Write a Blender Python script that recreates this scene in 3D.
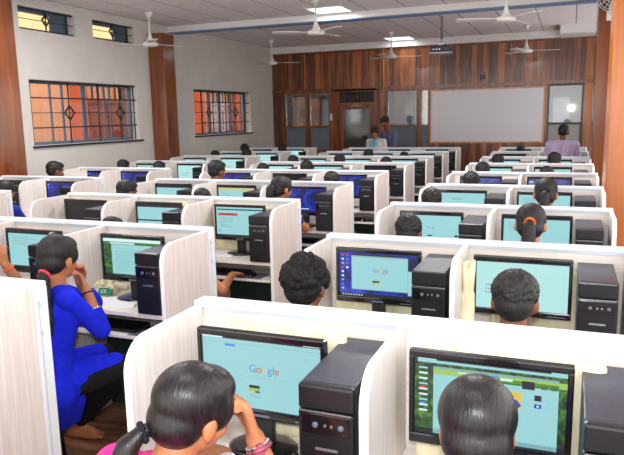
import bpy, bmesh, math, random
from mathutils import Vector, Matrix, Euler

for o in list(bpy.data.objects):
    bpy.data.objects.remove(o, do_unlink=True)
S = bpy.context.scene
C = S.collection
PI = math.pi

# ------------------------------------------------------------------ camera, world, flash, exposure
cam_d = bpy.data.cameras.new('camera')
cam = bpy.data.objects.new('camera', cam_d)
C.objects.link(cam)
cam_d.sensor_fit = 'HORIZONTAL'
cam_d.sensor_width = 36.0
cam_d.lens = 648.57 / 624 * 36
cam_d.clip_start = 0.05
_r = Vector((0.93020462, 0.36650862, -0.01976879))
_u = Vector((-0.043478, 0.16350836, 0.98558342))
_f = Vector((-0.36445718, 0.91593474, -0.16803129))
M3 = Matrix((_r, _u, -_f)).transposed()
cam.matrix_world = Matrix.Translation((0, 0, 1.836)) @ M3.to_4x4()
S.camera = cam

w = bpy.data.worlds.new('World'); S.world = w; w.use_nodes = True
w.node_tree.nodes['Background'].inputs[0].default_value = (1.0, 0.97, 0.94, 1)
w.node_tree.nodes['Background'].inputs[1].default_value = 2.2
S.view_settings.view_transform = 'Standard'
S.view_settings.look = 'None'
S.view_settings.gamma = 1
S.view_settings.exposure = 0.4

def lamp(name, typ, loc, energy, color=(1, 1, 1), size=0.2, size_y=None, rot=(0, 0, 0), parent=None):
    d = bpy.data.lights.new(name, typ)
    d.energy = energy; d.color = color
    if typ == 'AREA':
        d.size = size
        if size_y: d.shape = 'RECTANGLE'; d.size_y = size_y
    elif typ in ('POINT', 'SPOT'):
        d.shadow_soft_size = size
    o = bpy.data.objects.new(name, d); C.objects.link(o)
    o.location = loc; o.rotation_euler = rot
    if parent: o.parent = parent
    return o
# the photographer's flash, just above the lens
fl = lamp('camera_flash', 'SPOT', (0.0, -0.05, 2.0), 108, (0.95, 0.98, 1.0), 0.05)
fl.data.spot_size = math.radians(84); fl.data.spot_blend = 0.5
fl.rotation_euler = (_f + Vector((0, 0, 0.12))).to_track_quat('-Z', 'Y').to_euler()

# ------------------------------------------------------------------ helpers
def srgb(r, g, b):
    def c(v):
        v /= 255.0
        return v / 12.92 if v <= 0.04045 else ((v + 0.055) / 1.055) ** 2.4
    return (c(r), c(g), c(b), 1)

def mat(name, col, rough=0.5, metal=0.0, spec=0.5, coat=0.0):
    m = bpy.data.materials.new(name); m.use_nodes = True
    b = m.node_tree.nodes['Principled BSDF']
    b.inputs['Base Color'].default_value = col
    b.inputs['Roughness'].default_value = rough
    b.inputs['Metallic'].default_value = metal
    b.inputs['Specular IOR Level'].default_value = spec
    b.inputs['Coat Weight'].default_value = coat
    return m

def nd(m, t, **kw):
    n = m.node_tree.nodes.new(t)
    for k, v in kw.items(): setattr(n, k, v)
    return n
def ln(m, a, b): m.node_tree.links.new(a, b)

def tex_noise_mat(name, c1, c2, scale=(1, 1, 1), nscale=5, rough=0.5, detail=4, spec=0.5, bump=0.0, lo=0.35, hi=0.65, coat=0.0, seedobj=False):
    m = mat(name, c1, rough, 0, spec, coat)
    b = m.node_tree.nodes['Principled BSDF']
    tc = nd(m, 'ShaderNodeTexCoord'); mp = nd(m, 'ShaderNodeMapping'); mp.inputs['Scale'].default_value = scale
    no = nd(m, 'ShaderNodeTexNoise'); no.inputs['Scale'].default_value = nscale; no.inputs['Detail'].default_value = detail
    cr = nd(m, 'ShaderNodeValToRGB')
    cr.color_ramp.elements[0].position = lo; cr.color_ramp.elements[1].position = hi
    cr.color_ramp.elements[0].color = c1; cr.color_ramp.elements[1].color = c2
    ln(m, tc.outputs['Object'], mp.inputs['Vector']); ln(m, mp.outputs[0], no.inputs['Vector'])
    ln(m, no.outputs['Fac'], cr.inputs['Fac']); ln(m, cr.outputs['Color'], b.inputs['Base Color'])
    if bump:
        bp = nd(m, 'ShaderNodeBump'); bp.inputs['Strength'].default_value = bump; bp.inputs['Distance'].default_value = 0.004
        ln(m, no.outputs['Fac'], bp.inputs['Height']); ln(m, bp.outputs[0], b.inputs['Normal'])
    return m

def emis(name, col, s=1.0):
    m = bpy.data.materials.new(name); m.use_nodes = True
    b = m.node_tree.nodes['Principled BSDF']
    b.inputs['Base Color'].default_value = (0.01, 0.01, 0.01, 1)
    b.inputs['Roughness'].default_value = 0.45
    b.inputs['Emission Color'].default_value = col
    b.inputs['Emission Strength'].default_value = s
    return m

MT = {}
MT['lam_v'] = tex_noise_mat('white_laminate_upright_grain', srgb(235, 228, 223), srgb(221, 211, 205), (26, 26, 1.2), 2.4, 0.42, 5)
MT['lam_h'] = tex_noise_mat('white_laminate_level_grain', srgb(240, 234, 228), srgb(226, 217, 208), (1.2, 26, 26), 2.4, 0.4, 5)
MT['edge'] = mat('white_edge_band', srgb(243, 242, 243), 0.35)
MT['cap'] = mat('white_cap_trim', srgb(238, 242, 247), 0.3)
MT['alu'] = mat('pale_blue_aluminium_bead', srgb(206, 216, 228), 0.35, 0.2)
MT['desk'] = tex_noise_mat('desk_laminate', srgb(240, 236, 231), srgb(226, 219, 213), (2, 20, 2), 3, 0.35, 4)
MT['green'] = mat('dark_green_board', srgb(26, 52, 44), 0.6)
MT['black'] = mat('black_plastic', srgb(26, 27, 31), 0.32)
MT['blackg'] = mat('glossy_black_plastic', srgb(18, 19, 24), 0.12, 0, 0.6, 0.3)
MT['case'] = tex_noise_mat('black_painted_steel', srgb(58, 60, 74), srgb(50, 52, 65), (1, 1, 1), 60, 0.38, 2, bump=0.05)
MT['grey'] = mat('grey_plastic', srgb(104, 110, 124), 0.35)
MT['silver'] = mat('silver_trim', srgb(190, 192, 198), 0.25, 0.8)
MT['pinkline'] = mat('rose_metal_line', srgb(214, 120, 134), 0.3, 0.6)
MT['paper'] = mat('white_paper', srgb(244, 244, 248), 0.8)
MT['cream'] = tex_noise_mat('cream_cloth', srgb(238, 231, 200), srgb(226, 216, 178), (1, 1, 1), 14, 0.85, 4, bump=0.6)
MT['greentag'] = mat('green_print', srgb(22, 116, 84), 0.7)
MT['chair'] = mat('black_chair_plastic', srgb(24, 24, 27), 0.5)
MT['steel'] = mat('dark_steel', srgb(60, 62, 66), 0.35, 0.8)
MT['skin'] = tex_noise_mat('brown_skin', srgb(186, 122, 84), srgb(168, 106, 72), (1, 1, 1), 12, 0.5, 3, 0.35)
MT['skin2'] = tex_noise_mat('deep_brown_skin', srgb(132, 84, 60), srgb(116, 72, 50), (1, 1, 1), 12, 0.5, 3, 0.35)
MT['lips'] = mat('lips', srgb(150, 78, 66), 0.4)
MT['eye'] = mat('eye_white', srgb(228, 222, 214), 0.2)
MT['iris'] = mat('dark_iris', srgb(30, 18, 12), 0.15)
def hairmat(name, c1, c2, rough, scale, ns, bump):
    m = tex_noise_mat(name, c1, c2, scale, ns, rough, 5, 0.45, bump)
    return m
MT['hair'] = hairmat('black_hair', srgb(13, 12, 13), srgb(30, 27, 28), 0.55, (6, 6, 1), 22, 0.8)
MT['hairg'] = hairmat('glossy_black_hair', srgb(12, 10, 11), srgb(34, 29, 31), 0.36, (7, 2, 1), 26, 0.5)
MT['hairc'] = tex_noise_mat('curly_black_hair', srgb(12, 11, 12), srgb(38, 35, 36), (1, 1, 1), 70, 0.7, 3, 0.2, 1.0)

def wood(name, c1, c2, c3, plank=0.0, axis='X', rough=0.25, grain=(14, 14, 0.9), coat=0.3):
    m = mat(name, c1, rough, 0, 0.5, coat)
    b = m.node_tree.nodes['Principled BSDF']; b.inputs['Coat Roughness'].default_value = 0.12
    tc = nd(m, 'ShaderNodeTexCoord'); mp = nd(m, 'ShaderNodeMapping'); mp.inputs['Scale'].default_value = grain
    no = nd(m, 'ShaderNodeTexNoise'); no.inputs['Scale'].default_value = 1.6; no.inputs['Detail'].default_value = 6; no.inputs['Distortion'].default_value = 0.6
    cr = nd(m, 'ShaderNodeValToRGB')
    cr.color_ramp.elements[0].position = 0.3; cr.color_ramp.elements[1].position = 0.72
    cr.color_ramp.elements[0].color = c1; cr.color_ramp.elements[1].color = c3
    e = cr.color_ramp.elements.new(0.5); e.color = c2
    ln(m, tc.outputs['Object'], mp.inputs['Vector']); ln(m, mp.outputs[0], no.inputs['Vector'])
    last = no.outputs['Fac']
    if plank:
        sp = nd(m, 'ShaderNodeSeparateXYZ'); ln(m, tc.outputs['Object'], sp.inputs[0])
        dv = nd(m, 'ShaderNodeMath', operation='DIVIDE'); dv.inputs[1].default_value = plank; ln(m, sp.outputs[axis], dv.inputs[0])
        fl_ = nd(m, 'ShaderNodeMath', operation='FLOOR'); ln(m, dv.outputs[0], fl_.inputs[0])
        wn = nd(m, 'ShaderNodeTexWhiteNoise', noise_dimensions='1D'); ln(m, fl_.outputs[0], wn.inputs['W'])
        ma = nd(m, 'ShaderNodeMath', operation='MULTIPLY_ADD'); ln(m, wn.outputs['Value'], ma.inputs[0]); ma.inputs[1].default_value = 0.42
        ln(m, last, ma.inputs[2])
        sb = nd(m, 'ShaderNodeMath', operation='SUBTRACT'); ln(m, ma.outputs[0], sb.inputs[0]); sb.inputs[1].default_value = 0.21
        last = sb.outputs[0]
    ln(m, last, cr.inputs['Fac']); ln(m, cr.outputs['Color'], b.inputs['Base Color'])
    return m
MT['panelwood'] = wood('dark_plank_panelling', srgb(78, 42, 28), srgb(124, 70, 40), srgb(172, 102, 52), 0.115, 'X', 0.3)
MT['framewood'] = wood('varnished_frame_wood', srgb(92, 48, 25), srgb(124, 68, 34), srgb(150, 88, 46))
MT['colwood'] = wood('varnished_column_veneer', srgb(98, 52, 28), srgb(118, 64, 34), srgb(138, 78, 42), 0, 'X', 0.22, (5, 5, 0.5))
MT['colorange'] = wood('orange_column_veneer', srgb(178, 98, 36), srgb(196, 112, 42), srgb(214, 130, 54), 0, 'X', 0.3, (5, 5, 0.5))
MT['boardframe'] = wood('light_board_frame', srgb(170, 110, 60), srgb(190, 130, 78), srgb(205, 146, 92))
MT['floor'] = wood('floor_planks', srgb(104, 72, 54), srgb(146, 104, 78), srgb(182, 138, 106), 0.13, 'Y', 0.3, (1.2, 14, 14), 0.2)
MT['wall'] = tex_noise_mat('grey_white_paint', srgb(206, 202, 197), srgb(200, 196, 191), (1, 1, 1), 3, 0.7)
MT['white'] = mat('white_paint', srgb(228, 227, 226), 0.5)
MT['fan'] = mat('white_fan_enamel', srgb(226, 224, 222), 0.35)
MT['bluebeam'] = mat('blue_painted_soffit', srgb(122, 146, 186), 0.6)
MT['board'] = mat('white_marker_board', srgb(208, 207, 214), 0.25)
MT['winframe'] = mat('grey_blue_window_paint', srgb(84, 98, 116), 0.45)
MT['grille'] = mat('black_grille_iron', srgb(28, 28, 32), 0.5)
MT['frost'] = mat('frosted_blue_grey_film', srgb(104, 114, 124), 0.5)
MT['frostp'] = mat('pale_frosted_film', srgb(150, 148, 144), 0.5)
def glass(name, tint=(1, 1, 1, 1), glossy=0.12, rough=0.03):
    m = bpy.data.materials.new(name); m.use_nodes = True
    nt = m.node_tree; nt.nodes.clear()
    out = nt.nodes.new('ShaderNodeOutputMaterial'); mx = nt.nodes.new('ShaderNodeMixShader')
    tr = nt.nodes.new('ShaderNodeBsdfTransparent'); gl = nt.nodes.new('ShaderNodeBsdfGlossy')
    tr.inputs[0].default_value = tint; gl.inputs['Roughness'].default_value = rough
    mx.inputs[0].default_value = glossy
    nt.links.new(tr.outputs[0], mx.inputs[1]); nt.links.new(gl.outputs[0], mx.inputs[2]); nt.links.new(mx.outputs[0], out.inputs[0])
    return m
MT['glass'] = glass('clear_glass', (0.9, 0.92, 0.93, 1), 0.1)
MT['glassd'] = glass('dim_glass', (0.62, 0.66, 0.68, 1), 0.22, 0.08)
# ceiling tiles: grid of dark grooves on pale mineral tile
def ceilmat():
    m = mat('mineral_ceiling_tile', srgb(206, 202, 208), 0.85)
    b = m.node_tree.nodes['Principled BSDF']
    tc = nd(m, 'ShaderNodeTexCoord'); sp = nd(m, 'ShaderNodeSeparateXYZ'); ln(m, tc.outputs['Object'], sp.inputs[0])
    outs = []
    for ax, wd in (('X', 0.022), ('Y', 0.010)):
        a = nd(m, 'ShaderNodeMath', operation='DIVIDE'); a.inputs[1].default_value = 0.62; ln(m, sp.outputs[ax], a.inputs[0])
        f = nd(m, 'ShaderNodeMath', operation='FRACT'); ln(m, a.outputs[0], f.inputs[0])
        l = nd(m, 'ShaderNodeMath', operation='LESS_THAN'); l.inputs[1].default_value = wd; ln(m, f.outputs[0], l.inputs[0])
        outs.append(l.outputs[0])
    half = nd(m, 'ShaderNodeMath', operation='MULTIPLY'); half.inputs[1].default_value = 0.35; ln(m, outs[1], half.inputs[0])
    mxm = nd(m, 'ShaderNodeMath', operation='MAXIMUM'); ln(m, outs[0], mxm.inputs[0]); ln(m, half.outputs[0], mxm.inputs[1])
    no = nd(m, 'ShaderNodeTexNoise'); no.inputs['Scale'].default_value = 14; no.inputs['Detail'].default_value = 8
    ln(m, tc.outputs['Object'], no.inputs['Vector'])
    cr = nd(m, 'ShaderNodeValToRGB'); cr.color_ramp.elements[0].position = 0.3; cr.color_ramp.elements[1].position = 0.7
    cr.color_ramp.elements[0].color = srgb(222, 217, 222); cr.color_ramp.elements[1].color = srgb(238, 234, 238)
    ln(m, no.outputs['Fac'], cr.inputs['Fac'])
    mx = nd(m, 'ShaderNodeMix', data_type='RGBA'); ln(m, mxm.outputs[0], mx.inputs[0])
    ln(m, cr.outputs[0], mx.inputs[6]); mx.inputs[7].default_value = srgb(74, 70, 80)
    ln(m, mx.outputs[2], b.inputs['Base Color'])
    return m
MT['ceil'] = ceilmat()

def box(bm, x0, x1, y0, y1, z0, z1, mi=0, bev=0.0, seg=2):
    vs = [bm.verts.new(p) for p in ((x0, y0, z0), (x1, y0, z0), (x1, y1, z0), (x0, y1, z0), (x0, y0, z1), (x1, y0, z1), (x1, y1, z1), (x0, y1, z1))]
    fs = [bm.faces.new([vs[i] for i in q]) for q in ((0, 3, 2, 1), (4, 5, 6, 7), (0, 1, 5, 4), (1, 2, 6, 5), (2, 3, 7, 6), (3, 0, 4, 7))]
    for f in fs: f.material_index = mi
    if bev:
        es = list({e for f in fs for e in f.edges})
        r = bmesh.ops.bevel(bm, geom=es, offset=bev, segments=seg, profile=0.6, affect='EDGES')
        for f in r['faces']: f.material_index = mi
    return fs

def prism(bm, poly, a0, a1, axis='x', mi=0, mi_side=None):
    """poly: 2-D outline; extruded along axis from a0 to a1"""
    def P(p, a):
        if axis == 'x': return (a, p[0], p[1])
        if axis == 'y': return (p[0], a, p[1])
        return (p[0], p[1], a)
    A = [bm.verts.new(P(p, a0)) for p in poly]; B = [bm.verts.new(P(p, a1)) for p in poly]
    n = len(poly)
    f1 = bm.faces.new(A[::-1]); f2 = bm.faces.new(B)
    f1.material_index = f2.material_index = mi
    for i in range(n):
        f = bm.faces.new([A[i], A[(i + 1) % n], B[(i + 1) % n], B[i]])
        f.material_index = mi if mi_side is None else mi_side
    bmesh.ops.recalc_face_normals(bm, faces=bm.faces[:])

def lathe(bm, prof, seg=24, mi=0, cx=0, cy=0, sx=1, sy=1):
    rings = []
    for r, z in prof:
        rings.append([bm.verts.new((cx + sx * r * math.cos(2 * PI * k / seg), cy + sy * r * math.sin(2 * PI * k / seg), z)) for k in range(seg)])
    for a, b in zip(rings, rings[1:]):
        for k in range(seg):
            f = bm.faces.new([a[k], a[(k + 1) % seg], b[(k + 1) % seg], b[k]]); f.material_index = mi; f.smooth = True
    f = bm.faces.new(rings[0][::-1]); f.material_index = mi
    f = bm.faces.new(rings[-1]); f.material_index = mi

def tube(bm, pts, r, seg=8, mi=0, taper=None):
    pts = [Vector(p) for p in pts]
    rings = []
    for i, p in enumerate(pts):
        d = (pts[min(i + 1, len(pts) - 1)] - pts[max(i - 1, 0)]).normalized()
        up = Vector((0, 0, 1)) if abs(d.z) < 0.9 else Vector((0, 1, 0))
        a = d.cross(up).normalized(); b = d.cross(a).normalized()
        rr = r if taper is None else r * (1 + (taper - 1) * i / (len(pts) - 1))
        rings.append([bm.verts.new(p + a * rr * math.cos(2 * PI * k / seg) + b * rr * math.sin(2 * PI * k / seg)) for k in range(seg)])
    for a, b in zip(rings, rings[1:]):
        for k in range(seg):
            f = bm.faces.new([a[k], a[(k + 1) % seg], b[(k + 1) % seg], b[k]]); f.material_index = mi; f.smooth = True
    f = bm.faces.new(rings[0][::-1]); f.material_index = mi
    f = bm.faces.new(rings[-1]); f.material_index = mi

def obj(name, bm, mats, parent=None, loc=None, rot=None, smooth=False):
    me = bpy.data.meshes.new(name)
    bmesh.ops.recalc_face_normals(bm, faces=bm.faces[:])
    bm.to_mesh(me); bm.free()
    if not isinstance(mats, (list, tuple)): mats = [mats]
    for m in mats: me.materials.append(MT[m] if isinstance(m, str) else m)
    if smooth:
        for p in me.polygons: p.use_smooth = True
    o = bpy.data.objects.new(name, me); C.objects.link(o)
    if parent: o.parent = parent
    if loc: o.location = loc
    if rot: o.rotation_euler = rot
    return o

def tag(o, label, cat, group=None):
    o['label'] = label; o['category'] = cat
    if group: o['group'] = group
    return o

def thing(name, label, cat, loc=(0, 0, 0), rz=0, group=None):
    o = bpy.data.objects.new(name, None); C.objects.link(o)
    o.empty_display_size = 0.1
    o.location = loc; o.rotation_euler = (0, 0, rz)
    return tag(o, label, cat, group)

def struct(o):
    o['kind'] = 'structure'; return o

def dup(root, loc, rz=None, label=None, group=None, scale=None, drop=()):
    r = root.copy(); C.objects.link(r); r.location = loc
    if rz is not None: r.rotation_euler = (0, 0, rz)
    if label: r['label'] = label
    if group: r['group'] = group
    if scale: r.scale = (scale,) * 3
    for ch in list(root.children):
        if ch.name.split('.')[0] in drop: continue
        c = ch.copy(); C.objects.link(c); c.parent = r
        for g in ch.children:
            d = g.copy(); C.objects.link(d); d.parent = c
    return r

B_ = bmesh.new
def sbox(name, m, *a, bev=0.0, parent=None):
    bm = B_(); box(bm, *a, bev=bev); return obj(name, bm, m, parent)

# ------------------------------------------------------------------ the room
WX, BW, CZ = -6.875, 14.84, 3.50
RX = 1.15
struct(sbox('floor', 'floor', WX - 0.2, RX + 0.3, -2.5, BW + 3.6, -0.12, 0.0))
struct(sbox('ceiling', 'ceil', WX - 0.2, RX + 0.3, -2.5, BW + 0.15, CZ, CZ + 0.12))
# left wall with four openings
ops = [(6.98, 9.38, 1.515, 2.42), (11.17, 13.62, 1.515, 2.42), (6.90, 7.98, 3.075, 3.375), (8.36, 9.40, 3.095, 3.375)]
def wall_with_holes(name, x0, x1, ya, yb, za, zb, ops, m):
    ys = sorted({ya, yb, *[o[0] for o in ops], *[o[1] for o in ops]}); zs = sorted({za, zb, *[o[2] for o in ops], *[o[3] for o in ops]})
    bm = B_()
    def solid(i, j):
        if i < 0 or j < 0 or i >= len(ys) - 1 or j >= len(zs) - 1: return False
        yc, zc = (ys[i] + ys[i + 1]) / 2, (zs[j] + zs[j + 1]) / 2
        return not any(o[0] < yc < o[1] and o[2] < zc < o[3] for o in ops)
    for i in range(len(ys) - 1):
        for j in range(len(zs) - 1):
            if not solid(i, j): continue
            y0, y1, z0, z1 = ys[i], ys[i + 1], zs[j], zs[j + 1]
            for x in (x0, x1): bm.faces.new([bm.verts.new(p) for p in ((x, y0, z0), (x, y1, z0), (x, y1, z1), (x, y0, z1))])
            if not solid(i - 1, j): bm.faces.new([bm.verts.new(p) for p in ((x0, y0, z0), (x1, y0, z0), (x1, y0, z1), (x0, y0, z1))])
            if not solid(i + 1, j): bm.faces.new([bm.verts.new(p) for p in ((x0, y1, z0), (x1, y1, z0), (x1, y1, z1), (x0, y1, z1))])
            if not solid(i, j - 1): bm.faces.new([bm.verts.new(p) for p in ((x0, y0, z0), (x1, y0, z0), (x1, y1, z0), (x0, y1, z0))])
            if not solid(i, j + 1): bm.faces.new([bm.verts.new(p) for p in ((x0, y0, z1), (x1, y0, z1), (x1, y1, z1), (x0, y1, z1))])
    bmesh.ops.remove_doubles(bm, verts=bm.verts[:], dist=1e-5)
    return obj(name, bm, m)
struct(wall_with_holes('wall_left', WX - 0.22, WX, -2.5, BW, 0, CZ, ops, 'wall'))
# unseen right wall, its tall openings enlarged to admit fill daylight
struct(wall_with_holes('wall_right', RX, RX + 0.2, -2.5, BW, 0, CZ, [(-1.5, 5.6, 0.9, 2.9), (7.2, 9.4, 0.9, 2.9), (10.9, 14.2, 0.9, 2.9)], 'white'))
struct(sbox('trim_1', 'white', WX, RX, BW - 0.10, BW - 0.001, 3.352, CZ - 0.001, bev=0.008))       # cornice over the back panelling
struct(sbox('trim_2', 'white', -0.27, RX, BW - 1.0, BW - 0.101, CZ - 0.17, CZ - 0.001))                 # boxed-in soffit at the right
# ceiling beam, white face and blue underside
bm = B_(); box(bm, WX, RX, 10.40, 10.68, 3.40, CZ - 0.001, 0); box(bm, WX, RX, 10.402, 10.678, 3.385, 3.40, 1)
struct(obj('trim_3', bm, ['white', 'bluebeam']))
# window sills
for k, o_ in enumerate(ops[:2]):
    struct(sbox('trim_%d' % (4 + k), 'steel', WX - 0.2, WX + 0.03, o_[0] - 0.03, o_[1] + 0.06, o_[2] - 0.03, o_[2] - 0.001))

def column(name, x0, x1, y0, y1, z1, m, bead=True):
    bm = B_(); box(bm, x0, x1, y0, y1, 0, z1, 0, 0.012)
    return struct(obj(name, bm, m))
column('column_left_near', WX + 0.002, WX + 0.30, 5.75, 6.52, 3.48, 'colwood')
column('column_left_far', WX + 0.002, WX + 0.30, 9.76, 10.12, 3.31, 'colwood')
column('column_right_near', 0.30, RX - 0.002, 6.15, 6.75, CZ - 0.002, 'colorange')
column('column_right_far', 0.275, RX - 0.002, 9.80, 10.44, CZ - 0.002, 'colwood')

# windows in the left wall
def diamond(bm, x, y, z, r):
    pts = [(x, y, z + r), (x, y + r * 0.95, z), (x, y, z - r), (x, y - r * 0.95, z)]
    for a, b in zip(pts, pts[1:] + pts[:1]): tube(bm, [a, b], 0.013, 6)
def window(n, y0, y1, z0, z1, mull, verts_, hors, diams):
    root = bpy.data.objects.new('window_%d' % n, None); C.objects.link(root); root.location = (WX, y0, z0); struct(root)
    W, H = y1 - y0, z1 - z0
    bm = B_(); xo = -0.20
    t = 0.045
    box(bm, xo, xo + 0.06, 0.001, W - 0.001, 0.001, t); box(bm, xo, xo + 0.06, 0.001, W - 0.001, H - t, H - 0.001)
    box(bm, xo, xo + 0.06, 0.001, t, t, H - t); box(bm, xo, xo + 0.06, W - t, W - 0.001, t, H - t)
    for f, wd in mull: box(bm, xo + 0.015, xo + 0.04, f * W - wd / 2, f * W + wd / 2, t, H - t)
    obj('window_frame', bm, 'winframe', root)
    bm = B_(); box(bm, xo + 0.025, xo + 0.031, t, W - t, t, H - t)
    obj('window_pane', bm, 'glass', root)
    if H < 0.5:
        bm = B_(); box(bm, xo + 0.032, xo + 0.04, 0.74 * W, W - t, t, H - t); obj('shutter_panel', bm, 'winframe', root)
    bm = B_(); gx = -0.05
    for f in verts_: tube(bm, [(gx, f * W, 0.004), (gx, f * W, H - 0.004)], 0.011, 6)
    for f, r in hors: tube(bm, [(gx, 0.004, f * H), (gx, W - 0.004, f * H)], r, 6)
    for a, b in diams: diamond(bm, gx + 0.004, a * W, b * H, 0.105 if H > 0.5 else 0.075)
    obj('window_grille', bm, 'grille', root)
    return root
mul = [(0.23, 0.025), (0.33, 0.03), (0.52, 0.08), (0.72, 0.02), (0.78, 0.025), (0.93, 0.03)]
window(1, *ops[0], mul, (0.02, 0.33, 0.60, 0.82, 0.975), ((0.27, .011), (0.5, .006), (0.73, .011), (0.98, 0.011)), ((0.33, 0.5), (0.82, 0.5)))
window(2, *ops[1], mul, (0.02, 0.14, 0.33, 0.55, 0.73, 0.9), ((0.27, .011), (0.5, .006), (0.73, .011), (0.98, 0.011)), ((0.26, 0.5), (0.73, 0.5)))
window(3, *ops[2], [(0.72, 0.07)], (0.02, 0.5, 0.88), ((0.06, .011), (0.5, .006), (0.96, 0.011)), ((0.5, 0.55),))
window(4, *ops[3], [(0.72, 0.07)], (0.03, 0.5, 0.86), ((0.06, .011), (0.5, .006), (0.96, 0.011)), ((0.5, 0.55),))

# verandah beyond the left windows: peach wall, orange pillars, brown doors
MT['peach'] = mat('peach_plaster', srgb(222, 164, 128), 0.7)
MT['orangep'] = mat('orange_plaster', srgb(196, 92, 52), 0.6)
MT['browndoor'] = wood('brown_door_wood', srgb(96, 44, 30), srgb(130, 62, 40), srgb(150, 80, 52))
MT['cream2'] = mat('cream_plaster', srgb(226, 194, 142), 0.7)
VX = -9.0
struct(sbox('wall_verandah', 'peach', VX - 0.2, VX, 6, 24, 0, 3.2))
struct(sbox('wall_verandah_upper', 'cream2', VX - 0.2, VX, 6, 24, 3.2, 4.6))
struct(sbox('floor_verandah', 'white', VX, WX - 0.22, 6, 24, -0.12, 0))
for k, (a, b) in enumerate(((10.14, 10.32), (14.6, 14.75), (16.65, 16.85), (18.5, 18.6))):
    struct(sbox('column_verandah_%d' % (k + 1), 'orangep', VX + 0.001, VX + 0.25, a, b, 0, 4.5))
def door_v(n, y0, y1):
    root = bpy.data.objects.new('door_%d' % n, None); C.objects.link(root); root.location = (VX, y0, 0); struct(root)
    W = y1 - y0
    bm = B_(); box(bm, 0.002, 0.09, 0, W, 2.75, 2.85); box(bm, 0.002, 0.09, 0, 0.08, 0, 2.75); box(bm, 0.002, 0.09, W - 0.08, W, 0, 2.75); box(bm, 0.002, 0.09, 0.08, W - 0.08, 2.2, 2.28)
    obj('door_frame', bm, 'browndoor', root)
    bm = B_()
    for s in (0, 1):
        a = 0.08 + s * (W - 0.16) / 2; b = a + (W - 0.16) / 2 - 0.01
        box(bm, 0.01, 0.05, a, b, 0.01, 2.19)
        for z0 in (0.2, 0.9, 1.55): box(bm, 0.05, 0.065, a + 0.1, b - 0.1, z0, z0 + 0.5, 0, 0.005)
    obj('door_leaf', bm, 'browndoor', root)
    bm = B_()
    for k in range(7): box(bm, 0.02, 0.05, 0.12 + k * (W - 0.24) / 6 - 0.01, 0.12 + k * (W - 0.24) / 6 + 0.01, 2.28, 2.75)
    obj('transom_bars', bm, 'grille', root)
door_v(1, 10.45, 11.75); door_v(2, 15.3, 16.5); door_v(3, 17.1, 18.1)
lamp('verandah_light', 'AREA', (-7.9, 11.5, 4.4), 85, (1, 0.82, 0.62), 0.8, 9.0, (0, 0.0, 0))
lamp('verandah_light', 'AREA', (-7.9, 17.5, 4.4), 16, (1, 0.82, 0.62), 0.8, 5.0, (0, 0.0, 0))

# back wall: plank panelling above, glazed bays and a door below
struct(sbox('wall_back_upper', 'panelwood', WX, RX, BW, BW + 0.15, 2.46, CZ))
bays = [(-6.55, -5.99, True), (-5.91, -5.37, True), (-3.97, -3.26, True), (-3.19, -3.0, True), (-0.47, 0.21, False)]
bm = B_()
solid = [(WX, -6.55), (-5.99, -5.91), (-5.37, -5.30), (-4.20, -3.97), (-3.26, -3.19), (-3.0, -0.47), (0.21, RX)]
for a, b in solid: box(bm, a, b, BW, BW + 0.12, 0, 2.459)
for a, b, _ in bays: box(bm, a, b, BW, BW + 0.12, 0, 1.0)
struct(obj('wall_back', bm, 'panelwood'))
# battens and rails over the panelling
bm = B_()
for x in (-6.50, -6.05, -5.42, -4.84, -4.24, -4.09, -3.22, -2.62, -1.9, -1.2, -0.52, 0.22): box(bm, x - 0.02, x + 0.02, BW - 0.018, BW - 0.001, 2.5, 3.35)
box(bm, WX, RX, BW - 0.03, BW - 0.001, 2.42, 2.49)
box(bm, WX, RX, BW - 0.022, BW - 0.001, 3.31, 3.351)
struct(obj('trim_6', bm, 'framewood'))
for k, (a, b, dark) in enumerate(bays):
    root = bpy.data.objects.new('window_%d' % (5 + k), None); C.objects.link(root); root.location = (a, BW, 1.0); struct(root)
    W = b - a
    zs = 0.6
    bm = B_(); t = 0.022
    box(bm, 0.001, t, -0.02, 0.06, 0.001, 1.419); box(bm, W - t, W - 0.001, -0.02, 0.06, 0.001, 1.419)
    box(bm, t, W - t, -0.02, 0.06, 0.001, 0.04); box(bm, t, W - t, -0.02, 0.06, 1.38, 1.419); box(bm, t, W - t, -0.02, 0.06, zs - 0.02, zs + 0.02)
    obj('window_frame', bm, 'framewood' if dark else 'steel', root)
    bm = B_(); box(bm, t, W - t, 0.02, 0.026, zs + 0.02, 1.38); obj('window_pane', bm, 'glassd' if dark else 'glass', root)
    bm = B_(); box(bm, t, W - t, 0.02, 0.028, 0.04, zs - 0.02); obj('frosted_pane', bm, 'frost' if dark else 'frostp', root)
# the door in the back wall
root = bpy.data.objects.new('door_4', None); C.objects.link(root); root.location = (-5.30, BW, 0); struct(root)
bm = B_()
box(bm, 0.001, 0.16, -0.03, 0.1, 0, 2.459); box(bm, 1.02, 1.099, -0.03, 0.1, 0, 2.459)
box(bm, 0.16, 1.02, -0.03, 0.1, 2.40, 2.459); box(bm, 0.16, 1.02, -0.03, 0.1, 2.08, 2.15)
obj('door_frame', bm, 'framewood', root)
bm = B_(); box(bm, 0.17, 0.26, 0.0, 0.04, 0.01, 2.07); box(bm, 0.94, 1.01, 0.0, 0.04, 0.01, 2.07); box(bm, 0.26, 0.94, 0.0, 0.04, 0.01, 0.25); box(bm, 0.26, 0.94, 0.0, 0.04, 1.99, 2.07)
obj('door_leaf', bm, 'framewood', root)
bm = B_(); box(bm, 0.26, 0.94, 0.015, 0.022, 0.25, 1.99); obj('door_pane', bm, 'glassd', root)
bm = B_(); box(bm, 0.16, 1.02, 0.04, 0.05, 2.15, 2.40, 0)
for k in range(9): tube(bm, [(0.2 + k * 0.1, 0.02, 2.16), (0.2 + k * 0.1, 0.02, 2.39)], 0.008, 6, 1)
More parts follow.
